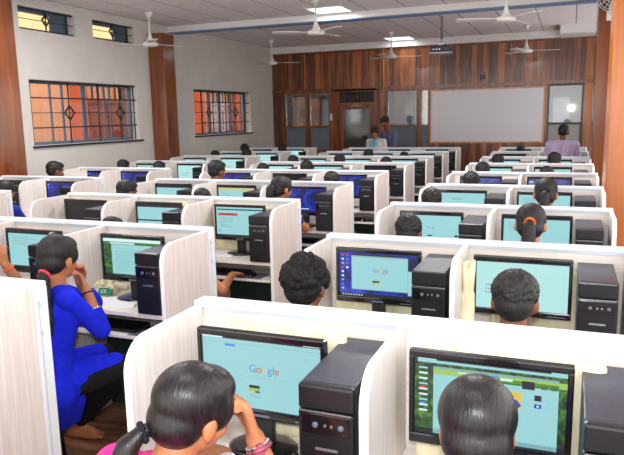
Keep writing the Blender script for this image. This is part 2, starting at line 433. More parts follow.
tube(bm, [(0.52, 0.02, 2.18), (0.66, 0.02, 2.275), (0.52, 0.02, 2.37), (0.59, 0.02, 2.275), (0.52, 0.02, 2.18)], 0.012, 6, 1)
obj('transom_grille', bm, ['grille', 'framewood'], root)
bm = B_(); tube(bm, [(0.90, -0.04, 0.95), (0.90, -0.04, 1.2)], 0.012); obj('door_handle', bm, 'silver', root)
# the dim room behind the back wall
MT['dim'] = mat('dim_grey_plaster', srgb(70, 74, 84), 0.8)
MT['litglow'] = emis('glow_patch', srgb(200, 205, 214), 0.3)  # self-lit colour standing in for bright spots behind the glass
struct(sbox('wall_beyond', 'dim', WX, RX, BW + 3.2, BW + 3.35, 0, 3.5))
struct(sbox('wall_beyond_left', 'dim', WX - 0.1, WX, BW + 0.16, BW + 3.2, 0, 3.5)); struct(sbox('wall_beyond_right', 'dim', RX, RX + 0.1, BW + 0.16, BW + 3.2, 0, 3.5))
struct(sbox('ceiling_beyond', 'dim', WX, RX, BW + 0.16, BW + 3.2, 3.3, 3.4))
for k, (x, wd, m) in enumerate(((-7.6, .3, 'orangep'), (-6.1, .16, 'orangep'), (-5.2, .3, 'browndoor'), (-3.7, .12, 'orangep'), (-3.2, .2, 'browndoor'))):
    struct(sbox('column_beyond_%d' % (k + 1), m, max(x, WX + 0.01), max(x, WX + 0.01) + wd, BW + 2.4, BW + 2.6, 0, 3.29))
for k, (a, b, c_, d) in enumerate(((-6.9, -6.6, 1.5, 2.3), (-5.9, -5.6, 1.7, 2.4), (-4.3, -4.1, 1.5, 2.2), (-3.45, -3.35, 1.4, 2.3), (-0.45, -0.05, 1.55, 2.2))):
    struct(sbox('window_%d' % (10 + k), 'litglow', a, b, BW + 3.18, BW + 3.199, c_, d))  # glowing patches added on the far wall, no real windows
lamp('back_room_fill', 'AREA', (-3.0, BW + 1.4, 3.25), 26, (1, 0.93, 0.85), 5.0, 1.0)  # added area light, dimly fills the room beyond

# whiteboard
t = thing('whiteboard', 'large white marker board in a thin wooden frame on the back wall', 'whiteboard', (-2.97, BW - 0.001, 1.19))
W, H = 2.44, 1.19
bm = B_(); box(bm, 0.03, W - 0.03, -0.025, -0.004, 0.03, H - 0.03); obj('writing_surface', bm, 'board', t)
bm = B_()
box(bm, 0, W, -0.035, -0.002, 0, 0.035); box(bm, 0, W, -0.035, -0.002, H - 0.03, H); box(bm, 0, 0.03, -0.035, -0.002, 0.035, H - 0.03); box(bm, W - 0.03, W, -0.035, -0.002, 0.035, H - 0.03)
obj('frame', bm, 'boardframe', t)
# small camera above the whiteboard
t = thing('wall_camera', 'small black camera fixed to the panelling above the whiteboard', 'camera', (-1.83, BW - 0.02, 2.62))
bm = B_(); box(bm, -0.05, 0.05, -0.06, 0.0, -0.05, 0.03, 0, 0.01); obj('body', bm, 'black', t)
bm = B_(); box(bm, -0.035, 0.03, -0.05, 0.0, 0.032, 0.12, 0, 0.008); obj('mount', bm, 'grey', t)
bm = B_(); lathe(bm, [(0.02, 0), (0.022, 0.02)], 12); obj('lens', bm, 'blackg', t, (0, -0.06, -0.01), (PI / 2, 0, 0))
# light switch by the door
tag(sbox('light_switch', 'white', -5.42 + 0.02, -5.42 + 0.10, BW - 0.016, BW - 0.001, 1.74, 1.9, bev=0.004), 'small white light switch plate beside the brown door frame', 'light switch')
# loose cable on the panelling left of the whiteboard
bm = B_(); tube(bm, [(-4.045, BW - 0.03, 3.33), (-4.05, BW - 0.032, 2.2), (-4.045, BW - 0.03, 1.0)], 0.012, 6)
tag(obj('conduit', bm, 'boardframe'), 'thin vertical conduit on the panelling right of the door', 'conduit')

# ceiling lights
def ceiling_light(x, y, label, energy=55):
    t = thing('ceiling_light', label, 'ceiling light', (x, y, CZ))
    bm = B_(); a = 0.3
    for q in ((-a, a, -a, -a + .02), (-a, a, a - .02, a), (-a, -a + .02, -a + .02, a - .02), (a - .02, a, -a + .02, a - .02)): box(bm, *q, -0.014, -0.002)
    obj('frame', bm, 'white', t)
    bm = B_(); box(bm, -a + .02, a - .02, -a + .02, a - .02, -0.010, -0.003); obj('diffuser', bm, emis('lit_diffuser', (1, 1, 1, 1), 1.3), t)
    lamp('panel_light', 'AREA', (0, 0, -0.03), energy, (1, 0.99, 0.98), 0.55, None, (0, 0, 0), t)
    return t
ceiling_light(-3.62, 10.02, 'lit square ceiling panel in front of the beam, nearer the camera', 9)
ceiling_light(-3.58, 14.40, 'lit square ceiling panel close to the back wall', 4)
# unseen lit panels added out of frame to raise the room's light
for k, (x, y) in enumerate(((-1.2, 6.3), (-5.0, 6.0), (-3.0, 2.4), (-0.6, 1.2), (-5.6, 2.0), (-0.9, 14.2))):
    if k < 5: ceiling_light(x, y, ['added fill light panel over the right block, out of frame', 'added fill light panel near the left wall, out of frame', 'added fill light panel over the front rows, out of frame', 'added fill light panel above the photographer, out of frame', 'added fill light panel near the front left corner, out of frame'][k], [75, 75, 20, 12, 25][k])

# ceiling fans
def make_fan(x, y, a, label, drop=0.46, first=[None]):
    t = thing('ceiling_fan', label, 'ceiling fan', (x, y, CZ), a, None)
    bm = B_(); lathe(bm, [(0.02, -0.09), (0.035, -0.07), (0.06, -0.01), (0.06, -0.001)], 20); obj('canopy', bm, 'fan', t)
    bm = B_(); lathe(bm, [(0.012, -drop + 0.02), (0.012, -0.08)], 12); obj('downrod', bm, 'fan', t)
    bm = B_(); lathe(bm, [(0.05, -drop - 0.065), (0.11, -drop - 0.055), (0.125, -drop - 0.03), (0.115, -drop - 0.005), (0.06, -drop + 0.015), (0.04, -drop + 0.06), (0.022, -drop + 0.12), (0.018, -drop + 0.15)], 28); obj('motor', bm, 'fan', t)
    for k in range(3):
        bm = B_()
        prof = [(0.11, -0.02), (0.2, -0.05), (0.24, -0.06), (0.6, -0.075), (0.62, -0.05), (0.62, 0.05), (0.6, 0.075), (0.24, 0.06), (0.2, 0.03), (0.11, 0.02)]
        prism(bm, prof, -0.003, 0.003, 'z')
        o = obj('blade', bm, 'fan', t, (0, 0, -drop - 0.02)); o.rotation_euler = Euler((0.12, 0, k * 2 * PI / 3), 'XYZ')
    return t
fans = [(-6.22, 8.9, 3.3, 'white ceiling fan nearest the left wall, in front of the brown column'),
        (-3.42, 8.9, 3.5, 'white ceiling fan in front of the beam, below the lit panel'),
        (-0.83, 8.9, 3.35, 'large white ceiling fan at the upper right, in front of the beam'),
        (-6.14, 13.25, 0.45, 'small far white ceiling fan at the back left corner'),
        (-3.47, 13.27, 0.42, 'small far white ceiling fan above the glazed bays, left of the projector'),
        (-0.87, 13.6, 0.2, 'small far white ceiling fan above the right end of the whiteboard')]
for f_ in fans: make_fan(*f_)
# projector
t = thing('projector', 'dark projector hanging from a slim silver pole under the ceiling', 'projector', (-2.12, 11.5, CZ), 0.0)
bm = B_(); lathe(bm, [(0.05, -0.001), (0.05, -0.02), (0.022, -0.03), (0.022, -0.48)][::-1], 16); obj('pole', bm, 'silver', t)
bm = B_(); box(bm, -0.06, 0.06, -0.06, 0.06, -0.50, -0.46, 0, 0.01); box(bm, -0.02, 0.02, -0.02, 0.02, -0.46, -0.40); obj('bracket', bm, 'silver', t)
bm = B_(); box(bm, -0.17, 0.17, -0.14, 0.14, -0.61, -0.52, 0, 0.025, 3); obj('body', bm, 'case', t)
bm = B_(); box(bm, -0.175, 0.175, -0.145, 0.145, -0.645, -0.612, 0, 0.012); obj('lower_shell', bm, 'silver', t)
bm = B_(); lathe(bm, [(0.04, 0), (0.045, 0.02), (0.03, 0.022)], 16); obj('lens', bm, 'blackg', t, (0.08, 0.14, -0.565), (-PI / 2, 0, 0))
for k in (-0.11, -0.06, -0.01):
    bm = B_(); box(bm, k - 0.012, k + 0.012, -0.147, -0.1405, -0.585, -0.56); obj('port', bm, 'silver', t)
# wall fans at the right
def wall_fan(loc, rz, label, r=0.2):
    t = thing('wall_fan', label, 'wall fan', loc, rz)
    bm = B_()
    for q in (0.35, 0.6, 0.85, 1.0): 
        pts = [(r * q * math.cos(a * PI / 12), -0.22 - 0.05 * (1 - q), r * q * math.sin(a * PI / 12)) for a in range(25)]; tube(bm, pts, 0.004, 5)
    for a in range(12): tube(bm, [(0, -0.28, 0), (r * 0.6 * math.cos(a * PI / 6), -0.25, r * 0.6 * math.sin(a * PI / 6)), (r * math.cos(a * PI / 6), -0.21, r * math.sin(a * PI / 6)), (0.3 * r * math.cos(a * PI / 6), -0.12, 0.3 * r * math.sin(a * PI / 6))], 0.0035, 5)
    obj('cage', bm, 'fan', t)
    bm = B_(); lathe(bm, [(0.05, 0), (0.06, 0.03), (0.05, 0.1), (0.03, 0.12)], 16); obj('motor', bm, 'fan', t, (0, -0.08, 0), (PI / 2, 0, 0))
    for k in range(3):
        bm = B_(); prism(bm, [(0.02, -0.02), (r * .85, -0.07), (r * .9, 0.03), (0.02, 0.02)], -0.003, 0.003, 'z'); o = obj('blade', bm, 'black', t, (0, -0.21, 0)); o.rotation_euler = Euler((PI / 2, k * 2 * PI / 3, 0), 'XYZ')
    bm = B_(); box(bm, -0.02, 0.02, -0.09, -0.002, -0.18, -0.04); box(bm, -0.045, 0.045, -0.02, -0.002, -0.26, -0.14, 0, 0.005); obj('bracket', bm, 'fan', t)
    return t
wall_fan((0.42, 9.798, 3.28), 0, 'black and white wall fan high on the back right column', 0.17)
wall_fan((0.62, 12.2, 2.98), -PI / 2, 'white wall fan seen edge-on beside the right end of the panelling', 0.16)

# ------------------------------------------------------------------ cubicle rows
Y1, DY = 1.991, 1.3593
ROWY = [None] + [Y1 + DY * i for i in range(9)]
ORD = [None, 'front', 'second', 'third', 'fourth', 'fifth', 'sixth', 'seventh', 'eighth', 'ninth']
BLK = {'D': ('right block', -1.214, 2), 'C': ('middle block', -4.226, 3), 'B': ('window-side block', -6.476, 2)}
SW = {'D': 0.749, 'C': 0.7534, 'B': 0.75}
SEAT = {2: ['left', 'right'], 3: ['left', 'centre', 'right']}
DT = 0.78

def divider_bm(x0, x1, ex=0.0):
    bm = B_()
    prof = [(-0.072, 0.02), (-0.072, 1.185), (-0.36, 1.185)]
    for k in range(9):
        a = PI / 2 * k / 8
        prof.append((-0.385 - ex - 0.105 * math.sin(a), 1.08 + 0.105 * math.cos(a)))
    prof += [(-0.49 - ex, 0.02)]
    prism(bm, prof, x0, x1, 'x', 0, 1)
    return bm
def make_row(n, sw, ex):
    W = n * sw
    t = thing('cubicle_row', 'x', 'cubicle desk')
    bm = B_(); box(bm, 0.0, W - 0.012, -0.060, -0.012, 0.0, 1.168); obj('back_panel', bm, 'lam_h', t)
    bm = B_()
    box(bm, -0.008, W, -0.072, 0.0, 1.181, 1.20, 0, 0.004)
    box(bm, -0.004, W - 0.003, -0.067, -0.005, 1.168, 1.181, 1)
    obj('panel_cap', bm, ['cap', 'alu'], t)
    bm = B_()
    box(bm, W - 0.011, W + 0.001, -0.072, 0.0, 0.0, 1.180, 0, 0.003)
    box(bm, W + 0.001, W + 0.004, -0.056, -0.05, 0.0, 1.13, 1); box(bm, W + 0.001, W + 0.006, -0.058, -0.044, 1.10, 1.12, 1); box(bm, W + 0.001, W + 0.006, -0.058, -0.044, 0.98, 1.0, 1)
    obj('end_post', bm, ['cap', 'alu'], t)
    for k in range(n + 1):
        xc = k * sw + (0.0125 if k == 0 else (-0.0125 if k == n else 0))
        obj('divider', divider_bm(xc - 0.0125, xc + 0.0125, ex), ['lam_v', 'edge'], t)
    for k in range(n):
        a = k * sw + (0.026 if k == 0 else 0.0135); b = (k + 1) * sw - (0.026 if k == n - 1 else 0.0135)
        bm = B_(); box(bm, a, b, -0.485, -0.061, DT - 0.025, DT, 0, 0.003); obj('desktop', bm, 'desk', t)
        bm = B_(); box(bm, a + 0.02, b - 0.02, -0.515, -0.16, 0.635, 0.653, 0, 0.003); box(bm, a + 0.005, a + 0.02, -0.48, -0.15, 0.64, 0.70); box(bm, b - 0.02, b - 0.005, -0.48, -0.15, 0.64, 0.70)
        obj('keyboard_tray', bm, 'desk', t)
        bm = B_(); box(bm, a, b, -0.14, -0.12, 0.03, 0.62); obj('modesty_board', bm, 'green', t)
    return t
rowprotos = {}
ROW = {}
for b in 'DCB':
    name, x0, n = BLK[b]
    for i in range(1, 10):
        if b == 'B' and i < 3: continue
        if b not in rowprotos:
            t = make_row(n, SW[b], 0.0 if b == 'D' else 0.05); rowprotos[b] = t
        else:
            t = dup(rowprotos[b], (0, 0, 0))
        t.location = (x0, ROWY[i], 0)
        t['label'] = 'white laminate cubicle row, %s from the front of the %s' % (ORD[i] if i > 1 else 'first', name)
        t['group'] = 'cubicle rows'
        ROW[b, i] = t

# ------------------------------------------------------------------ letters as meshes
_fc = {}
def glyphs(txt):
    """list of (polys, width) per letter, cap height about 0.7"""
    out = []
    for ch in txt:
        if ch not in _fc:
            cu = bpy.data.curves.new('t', 'FONT'); cu.body = ch; cu.size = 1.0; cu.resolution_u = 3
            o = bpy.data.objects.new('t', cu); C.objects.link(o)
            bpy.context.view_layer.update()
            dg = bpy.context.evaluated_depsgraph_get()
            me = bpy.data.meshes.new_from_object(o.evaluated_get(dg))
            vs = [v.co.copy() for v in me.vertices]; fs = [list(p.vertices) for p in me.polygons]
            bpy.data.objects.remove(o); bpy.data.curves.remove(cu); bpy.data.meshes.remove(me)
            wd = max([v.x for v in vs], default=0.3)
            _fc[ch] = (vs, fs, wd)
        out.append(_fc[ch])
    return out
def write(bm, txt, x, z, size, y, mis, gap=0.06):
    for k, (vs, fs, wd) in enumerate(glyphs(txt)):
        nv = [bm.verts.new((x + v.x * size, y, z + v.y * size)) for v in vs]
        for f in fs:
            try: q = bm.faces.new([nv[i] for i in f]); q.material_index = mis[k % len(mis)]
            except ValueError: pass
        x += (wd + gap) * size

# ------------------------------------------------------------------ monitors
SCM = [('cyan', (150, 208, 212)), ('white', (214, 240, 240)), ('pale', (176, 226, 224)), ('ink', (16, 22, 34)), ('blue', (60, 140, 228)), ('red', (206, 66, 58)),
       ('yellow', (226, 190, 66)), ('green', (84, 150, 92)), ('navy', (24, 44, 120)), ('grass', (58, 112, 44)), ('grey', (128, 168, 172)), ('ad_blue', (40, 60, 190)), ('lime', (150, 196, 90))]
SCI = {n: i for i, (n, c) in enumerate(SCM)}
SCMATS = [emis('screen_' + n, srgb(*c), 0.78) for n, c in SCM]
def swirl(name, c1, c2, c3, sc):
    m = emis(name, c1, 0.72); b = m.node_tree.nodes['Principled BSDF']
    tc = nd(m, 'ShaderNodeTexCoord'); no = nd(m, 'ShaderNodeTexNoise'); no.inputs['Scale'].default_value = sc; no.inputs['Distortion'].default_value = 1.2
    cr = nd(m, 'ShaderNodeValToRGB'); cr.color_ramp.elements[0].position = 0.35; cr.color_ramp.elements[1].position = 0.7
    cr.color_ramp.elements[0].color = c1; cr.color_ramp.elements[1].color = c3; e = cr.color_ramp.elements.new(0.52); e.color = c2
    ln(m, tc.outputs['Object'], no.inputs['Vector']); ln(m, no.outputs['Fac'], cr.inputs['Fac']); ln(m, cr.outputs[0], b.inputs['Emission Color'])
    return m
SCI['deskblue'] = len(SCMATS); SCMATS.append(swirl('screen_blue_desktop', srgb(14, 16, 74), srgb(28, 44, 170), srgb(58, 92, 226), 7))
SCI['lilac'] = len(SCMATS); SCMATS.append(swirl('screen_lilac_desktop', srgb(58, 58, 128), srgb(84, 88, 158), srgb(120, 126, 190), 9))
SCI['moss'] = len(SCMATS); SCMATS.append(swirl('screen_moss_wallpaper', srgb(24, 34, 20), srgb(40, 92, 34), srgb(96, 150, 62), 30))
MT['off'] = mat('unlit_screen', srgb(26, 28, 34), 0.18, 0, 0.6)
SCI['off'] = len(SCMATS); SCMATS.append(MT['off'])
SWd, SHt = 0.412, 0.232
def screen_bm(kind):
    bm = B_()
    def q(u0, u1, v0, v1, m, lay=1):
        y = -0.0004 * lay
        x0, x1 = (u0 - .5) * SWd, (u1 - .5) * SWd; z0, z1 = SHt * (1 - v1), SHt * (1 - v0)
        f = bm.faces.new([bm.verts.new(p) for p in ((x0, y, z0), (x1, y, z0), (x1, y, z1), (x0, y, z1))]); f.material_index = SCI[m]
    def txt(s, u, v, size, mis, lay=3): write(bm, s, (u - .5) * SWd, SHt * (1 - v), size, -0.0004 * lay, [SCI[m] for m in mis], 0.03)
    G = ['blue', 'red', 'yellow', 'blue', 'green', 'red']
    def lines(u0, v0, n, dv, w_, m='grey', seed=1):
        rr = random.Random(seed)
        for k in range(n): q(u0, u0 + w_ * rr.uniform(0.5, 1), v0 + k * dv, v0 + k * dv + dv * 0.3, m, 2)
    if kind == 'google':
        q(0, 1, 0, 1, 'cyan'); q(0, .18, 0, .025, 'white', 2); q(.18, 1, 0, .03, 'ink', 2); q(.86, .99, .008, .018, 'white', 3)
        q(0, 1, .085, .09, 'grey', 2); q(.2, .29, .10, .135, 'blue', 2); lines(.32, .112, 1, .02, .05); lines(.86, .2, 1, .02, .07)
        txt('Google', .40, .47, 0.037, G); q(.62, .63, .51, .52, 'blue', 3)
        q(.3, .72, .545, .549, 'grey', 2)
        q(.40, .49, .66, .70, 'ink', 2); q(.40, .49, .70, .74, 'lime', 3); q(.45, .49, .74, .765, 'navy', 3); q(.40, .44, .735, .76, 'yellow', 3); lines(.40, .80, 2, .03, .1)
        q(.52, .60, .66, .76, 'grey', 2) if False else None
    elif kind == 'deskgoogle':
        q(0, 1, 0, 1, 'deskblue'); q(0, 1, .93, 1, 'ink', 2)
        q(.16, .88, .06, .84, 'grey', 2); q(.165, .875, .10, .83, 'cyan', 3); q(.16, .88, .04, .07, 'ink', 3); q(.88, .995, .36, .90, 'cyan', 2)
        rr = random.Random(4)
        for r_ in range(9):
            q(.03, .06, .05 + r_ * .095, .09 + r_ * .095, ['white', 'red', 'yellow', 'lime', 'blue', 'red'][rr.randrange(6)], 2)
            if r_ < 4: q(.09, .12, .05 + r_ * .095, .09 + r_ * .095, ['white', 'red', 'blue'][rr.randrange(3)], 2)
        for k in range(8): q(.04 + k * .035, .055 + k * .035, .95, .98, 'white', 3)
        txt('Google', .43, .43, 0.030, G, 4)
        q(.43, .52, .62, .66, 'ink', 4); q(.43, .47, .66, .70, 'lime', 4); q(.48, .52, .66, .70, 'yellow', 4); lines(.28, .58, 1, .02, .12)
    elif kind == 'plaingoogle':
        q(0, 1, 0, 1, 'cyan'); q(0, .15, 0, .02, 'white', 2); q(.15, 1, 0, .03, 'ink', 2)
        txt('Google', .42, .42, 0.024, ['grey', 'blue', 'grey', 'blue', 'green', 'grey']); q(.44, .52, .62, .66, 'ink', 2); lines(.3, .56, 1, .02, .4); q(.90, .95, .6, .66, 'ink', 2)
        q(0, 1, .95, 1, 'ink', 2)
    elif kind == 'garden':
        q(0, 1, 0, 1, 'moss'); q(0, 1, .93, 1, 'ink', 2)
        q(.02, 1, .0, .06, 'cyan', 2); q(.15, .9, .0, .025, 'ink', 3)
        for k in range(9): q(.03, .09, .12 + k * .07, .145 + k * .07, 'white' if k % 3 else 'cyan', 2)
        q(.04, .075, .37, .40, 'red', 3); q(.04, .075, .58, .61, 'blue', 3)
        q(.13, .95, .10, .985, 'cyan', 2); q(.13, .95, .10, .125, 'grey', 3); q(.13, 1.0, .125, .2, 'lime', 3); q(.5, .95, .16, .22, 'grass', 3); q(.52, .57, .13, .155, 'blue', 4); q(.72, .8, .15, .25, 'ink', 4); q(.3, .46, .14, .155, 'white', 4); q(.58, .66, .15, .18, 'white', 4)
        q(.84, .88, .18, .23, 'grass', 4); q(.90, .94, .18, .23, 'grass', 4)
        q(.60, .72, .30, .52, 'yellow', 4)
        bmv = lambda u, v, l: ((u + .06 - .5) * SWd, -0.0004 * l, SHt * (1 - v))
        for pts, m in (([(.54, .34), (.58, .30), (.66, .46), (.63, .52)], 'ad_blue'), ([(.54, .30), (.575, .30), (.60, .36), (.56, .40)], 'red'), ([(.54, .40), (.58, .44), (.56, .52), (.54, .52)], 'ink')):
            f = bm.faces.new([bm.verts.new(bmv(u, v, 5)) for u, v in pts]); f.material_index = SCI[m]
        q(.66, .68, .37, .45, 'white', 6)
        q(.80, .845, .31, .38, 'ink', 4); q(.80, .845, .42, .47, 'ad_blue', 4); q(.815, .83, .435, .455, 'white', 5); lines(.86, .33, 2, .03, .05); lines(.86, .43, 2, .03, .08); lines(.2, .27, 1, .02, .2); lines(.62, .26, 1, .02, .2)
    elif kind == 'site':
        q(0, 1, 0, 1, 'moss'); q(0, 1, .94, 1, 'ink', 2); q(.14, .84, .12, .97, 'cyan', 2); q(.0, 1, .02, .1, 'white', 2); q(.0, 1, .1, .17, 'grass', 3); q(.12, .55, .12, .155, 'white', 4); lines(.2, .26, 14, .045, .55, 'grey', 3)
    elif kind == 'text':
        q(0, 1, 0, 1, 'cyan'); q(0, 1, 0, .04, 'ink', 2); q(0, 1, .94, 1, 'ink', 2); lines(.08, .14, 5, .05, .5, 'grey', 8); q(.55, .8, .82, .88, 'blue', 2)
    elif kind == 'banner':
        q(0, 1, 0, 1, 'cyan'); q(.02, 1, .06, .10, 'ink', 2); q(.04, .46, .2, .29, 'red', 2); q(.1, .4, .235, .25, 'ink', 3); lines(.06, .38, 5, .07, .3, 'grey', 2); q(.04, .08, .78, .84, 'blue', 2); q(0, 1, .94, 1, 'ink', 2)
    elif kind == 'yellowbar':
        q(0, 1, 0, 1, 'cyan'); q(0, 1, .06, .14, 'yellow', 2); q(0, 1, .0, .04, 'ink', 2); q(.28, .34, .7, .76, 'ink', 2); lines(.08, .3, 4, .07, .3, 'grey', 5); q(0, 1, .94, 1, 'ink', 2)
    elif kind == 'twobars':
        q(0, 1, 0, 1, 'cyan'); q(0, 1, .0, .1, 'ink', 2); q(0, 1, .55, .6, 'ink', 2); q(0, 1, .72, .76, 'ink', 2); q(.4, .7, .8, .84, 'blue', 2)
    elif kind == 'light':
        q(0, 1, 0, 1, 'pale'); q(0, 1, 0, .03, 'ink', 2); lines(.1, .5, 3, .08, .4, 'grey', 6)
    elif kind == 'page':
        q(0, 1, 0, 1, 'cyan'); q(0, 1, 0, .03, 'ink', 2); lines(.3, .22, 2, .05, .4, 'green', 7); lines(.2, .7, 3, .06, .6, 'grey', 9); q(0, 1, .95, 1, 'ink', 2); q(.78, .83, .8, .86, 'ink', 2)
    elif kind == 'blue':
        q(0, 1, 0, 1, 'deskblue'); q(.25, .6, .84, .87, 'white', 2) if True else None; q(.02, .05, .08, .13, 'white', 2); q(.02, .05, .22, .27, 'yellow', 2); q(0, 1, .94, 1, 'ink', 2)
    elif kind == 'lilac':
        q(0, 1, 0, 1, 'lilac')
        for k in range(5): q(.03 + (k % 2) * .05, .06 + (k % 2) * .05, .1 + (k // 2) * .2, .18 + (k // 2) * .2, 'white', 2)
    else:
        q(0, 1, 0, 1, 'off')
    return bm
DESC = {'google': 'a search page', 'deskgoogle': 'a search page over a blue desktop', 'plaingoogle': 'a pale search page', 'garden': 'a page over green garden wallpaper', 'site': 'a green-bannered web page',
        'text': 'a pale text page', 'banner': 'a page with a red banner', 'yellowbar': 'a page with a yellow bar', 'twobars': 'a cyan page with dark bars', 'light': 'a bright blank page', 'page': 'a cyan web page',
        'blue': 'a deep blue desktop', 'lilac': 'a violet-blue desktop', 'off': ''}
mon_parts = None
scr_mesh = {}
def make_monitor():
    t = thing('monitor', 'x', 'monitor')
    zb = 0.105
    W, H = 0.445, 0.285
    bm = B_()
    zs0 = zb + 0.031
    sx = SWd / 2
    box(bm, -W / 2, W / 2, -0.012, 0.016, zb, zs0, 0, 0.005); box(bm, -W / 2, W / 2, -0.012, 0.016, zs0 + SHt, zb + H, 0, 0.005)
    box(bm, -W / 2, -sx, -0.012, 0.016, zs0 - 0.004, zs0 + SHt + 0.004, 0, 0.004); box(bm, sx, W / 2, -0.012, 0.016, zs0 - 0.004, zs0 + SHt + 0.004, 0, 0.004)
    obj('bezel', bm, 'blackg', t)
    bm = B_(); box(bm, -W / 2 + 0.01, W / 2 - 0.01, 0.0165, 0.03, zb + 0.01, zb + H - 0.01, 0, 0.006); box(bm, -0.15, 0.15, 0.03, 0.05, zb + 0.05, zb + 0.23, 0, 0.015); obj('back_shell', bm, 'black', t)
    bm = B_(); box(bm, -0.035, 0.035, 0.0, 0.03, 0.008, zb + 0.02, 0, 0.008); obj('stand_neck', bm, 'black', t)
    bm = B_(); lathe(bm, [(0.115, 0.0), (0.117, 0.008), (0.10, 0.014), (0.03, 0.018)], 36, 0, 0, 0.0, 1, 0.78); obj('stand_base', bm, 'blackg', t)
    bm = B_(); box(bm, -0.03, 0.03, -0.0135, -0.0125, zb + 0.009, zb + 0.017); obj('nameplate', bm, 'grey', t)
    bm = B_(); box(bm, 0.12, 0.2, -0.0135, -0.0125, zb + 0.010, zb + 0.014); obj('button_strip', bm, 'grey', t)
    return t
mon0 = make_monitor()
_mused = False
MON = {}
def monitor(b, i, s, kind, dx=0, dy=0, rz=0.0):
    if b == 'D' and s == 1: dx -= 0.052
    global _mused
    name, x0, n = BLK[b]
    loc = (x0 + s * SW[b] + 0.333 + dx, ROWY[i] - 0.24 + dy, DT + 0.0005)
    if not _mused: t = mon0; t.location = loc; t.rotation_euler = (0, 0, rz); _mused = True
    else: t = dup(mon0, loc, rz, drop=('screen',))
    look = 'black monitor showing ' + DESC[kind] if kind != 'off' else 'dark switched-off monitor'
    t['label'] = '%s, %s seat, %s row, %s' % (look, SEAT[n][s], ORD[i], name)
    t['group'] = 'monitors'
    if kind not in scr_mesh:
        sc = obj('screen', screen_bm(kind), SCMATS, t, (0, -0.004, 0.136)); scr_mesh[kind] = sc.data
    else:
        sc = bpy.data.objects.new('screen', scr_mesh[kind]); C.objects.link(sc); sc.parent = t; sc.location = (0, -0.004, 0.136)
    MON[b, i, s] = t
    return t

# ------------------------------------------------------------------ towers
def make_tower():
    t = thing('computer_tower', 'x', 'computer')
    W, D, H = 0.156, 0.40, 0.347
    bm = B_(); box(bm, -W / 2, W / 2, 0.03, D, 0.006, H, 0, 0.004); obj('case', bm, 'case', t)
    bm = B_()
    box(bm, -W / 2 - 0.001, W / 2 + 0.001, 0.0, 0.0295, 0.004, H - 0.07, 0, 0.008)
    box(bm, -W / 2 - 0.001, W / 2 + 0.001, 0.002, 0.0295, H - 0.068, H + 0.001, 0, 0.008)
    box(bm, -W / 2 + 0.008, W / 2 - 0.008, -0.002, 0.003, H - 0.135, H - 0.078, 1, 0.002)
    fp = obj('front_panel', bm, ['black', 'blackg'], t)
    bm = B_(); box(bm, -W / 2 + 0.004, W / 2 - 0.004, -0.0035, 0.0, H - 0.073, H - 0.070); obj('trim_line', bm, 'silver', t)
    for x in (-0.028, 0.045):
        bm = B_(); lathe(bm, [(0.008, 0), (0.008, 0.004), (0.005, 0.005)], 12); obj('button', bm, 'grey', t, (x, -0.002, H - 0.108), (PI / 2, 0, 0))
    for x in (0.0, 0.018):
        bm = B_(); box(bm, x - 0.003, x + 0.003, -0.004, -0.002, H - 0.112, H - 0.104); obj('audio_port', bm, 'silver', t)
    bm = B_(); box(bm, -0.03, 0.035, -0.0012, 0.0, H - 0.182, H - 0.174); obj('badge', bm, 'silver', t)
    return t
tow0 = make_tower(); _tused = False
TOW = {}
def tower(b, i, s, dx=0, dy=0, rz=0):
    if b == 'D' and s == 1: dx -= 0.035
    if b != 'D': dx -= 0.022; dy -= 0.03
    global _tused
    name, x0, n = BLK[b]
    loc = (x0 + (s + 1) * SW[b] - 0.029 - 0.0835 + dx, ROWY[i] - 0.472 + dy, DT + 0.0005)
    if not _tused: t = tow0; t.location = loc; _tused = True
    else: t = dup(tow0, loc, rz)
    t['label'] = 'black upright computer tower, %s seat, %s row, %s' % (SEAT[n][s], ORD[i] + (' from front' if True else ''), name)
    t['group'] = 'computer towers'
    TOW[b, i, s] = t

KIND = {('D', 1): ['google', 'garden'], ('D', 2): ['deskgoogle', 'light'], ('D', 3): ['plaingoogle', 'text'], ('D', 4): ['page', 'text'], ('D', 5): ['lilac', 'lilac'], ('D', 6): ['page', 'text'],
        ('D', 7): ['page', 'text'], ('D', 8): ['off', 'lilac'], ('D', 9): ['page', 'page'],
        ('C', 2): [None, 'text', 'site'], ('C', 3): ['off', 'twobars', 'banner'], ('C', 4): ['twobars', 'yellowbar', 'blue'], ('C', 5): ['blue', 'off', 'blue'], ('C', 6): ['light', 'page', 'off'],
        ('C', 7): ['page', 'page', 'text'], ('C', 8): ['text', 'page', 'page'], ('C', 9): ['off', 'text', 'page'],
        ('B', 4): ['off', 'blue'], ('B', 5): ['blue', 'blue'], ('B', 6): ['text', 'light'], ('B', 7): ['text', 'light'], ('B', 8): ['page', 'light'], ('B', 9): ['off', 'light']}
SHIFT = {('B', 5, 0): (0.19, 0, 0), ('D', 1, 1): (0.0, 0.02, 0)}
for (b, i), ks in KIND.items():
    for s, k in enumerate(ks):
        if k is None: continue
        dx, dy, rz = SHIFT.get((b, i, s), (0, 0, 0))
        monitor(b, i, s, k, dx, dy, rz)
        tower(b, i, s)

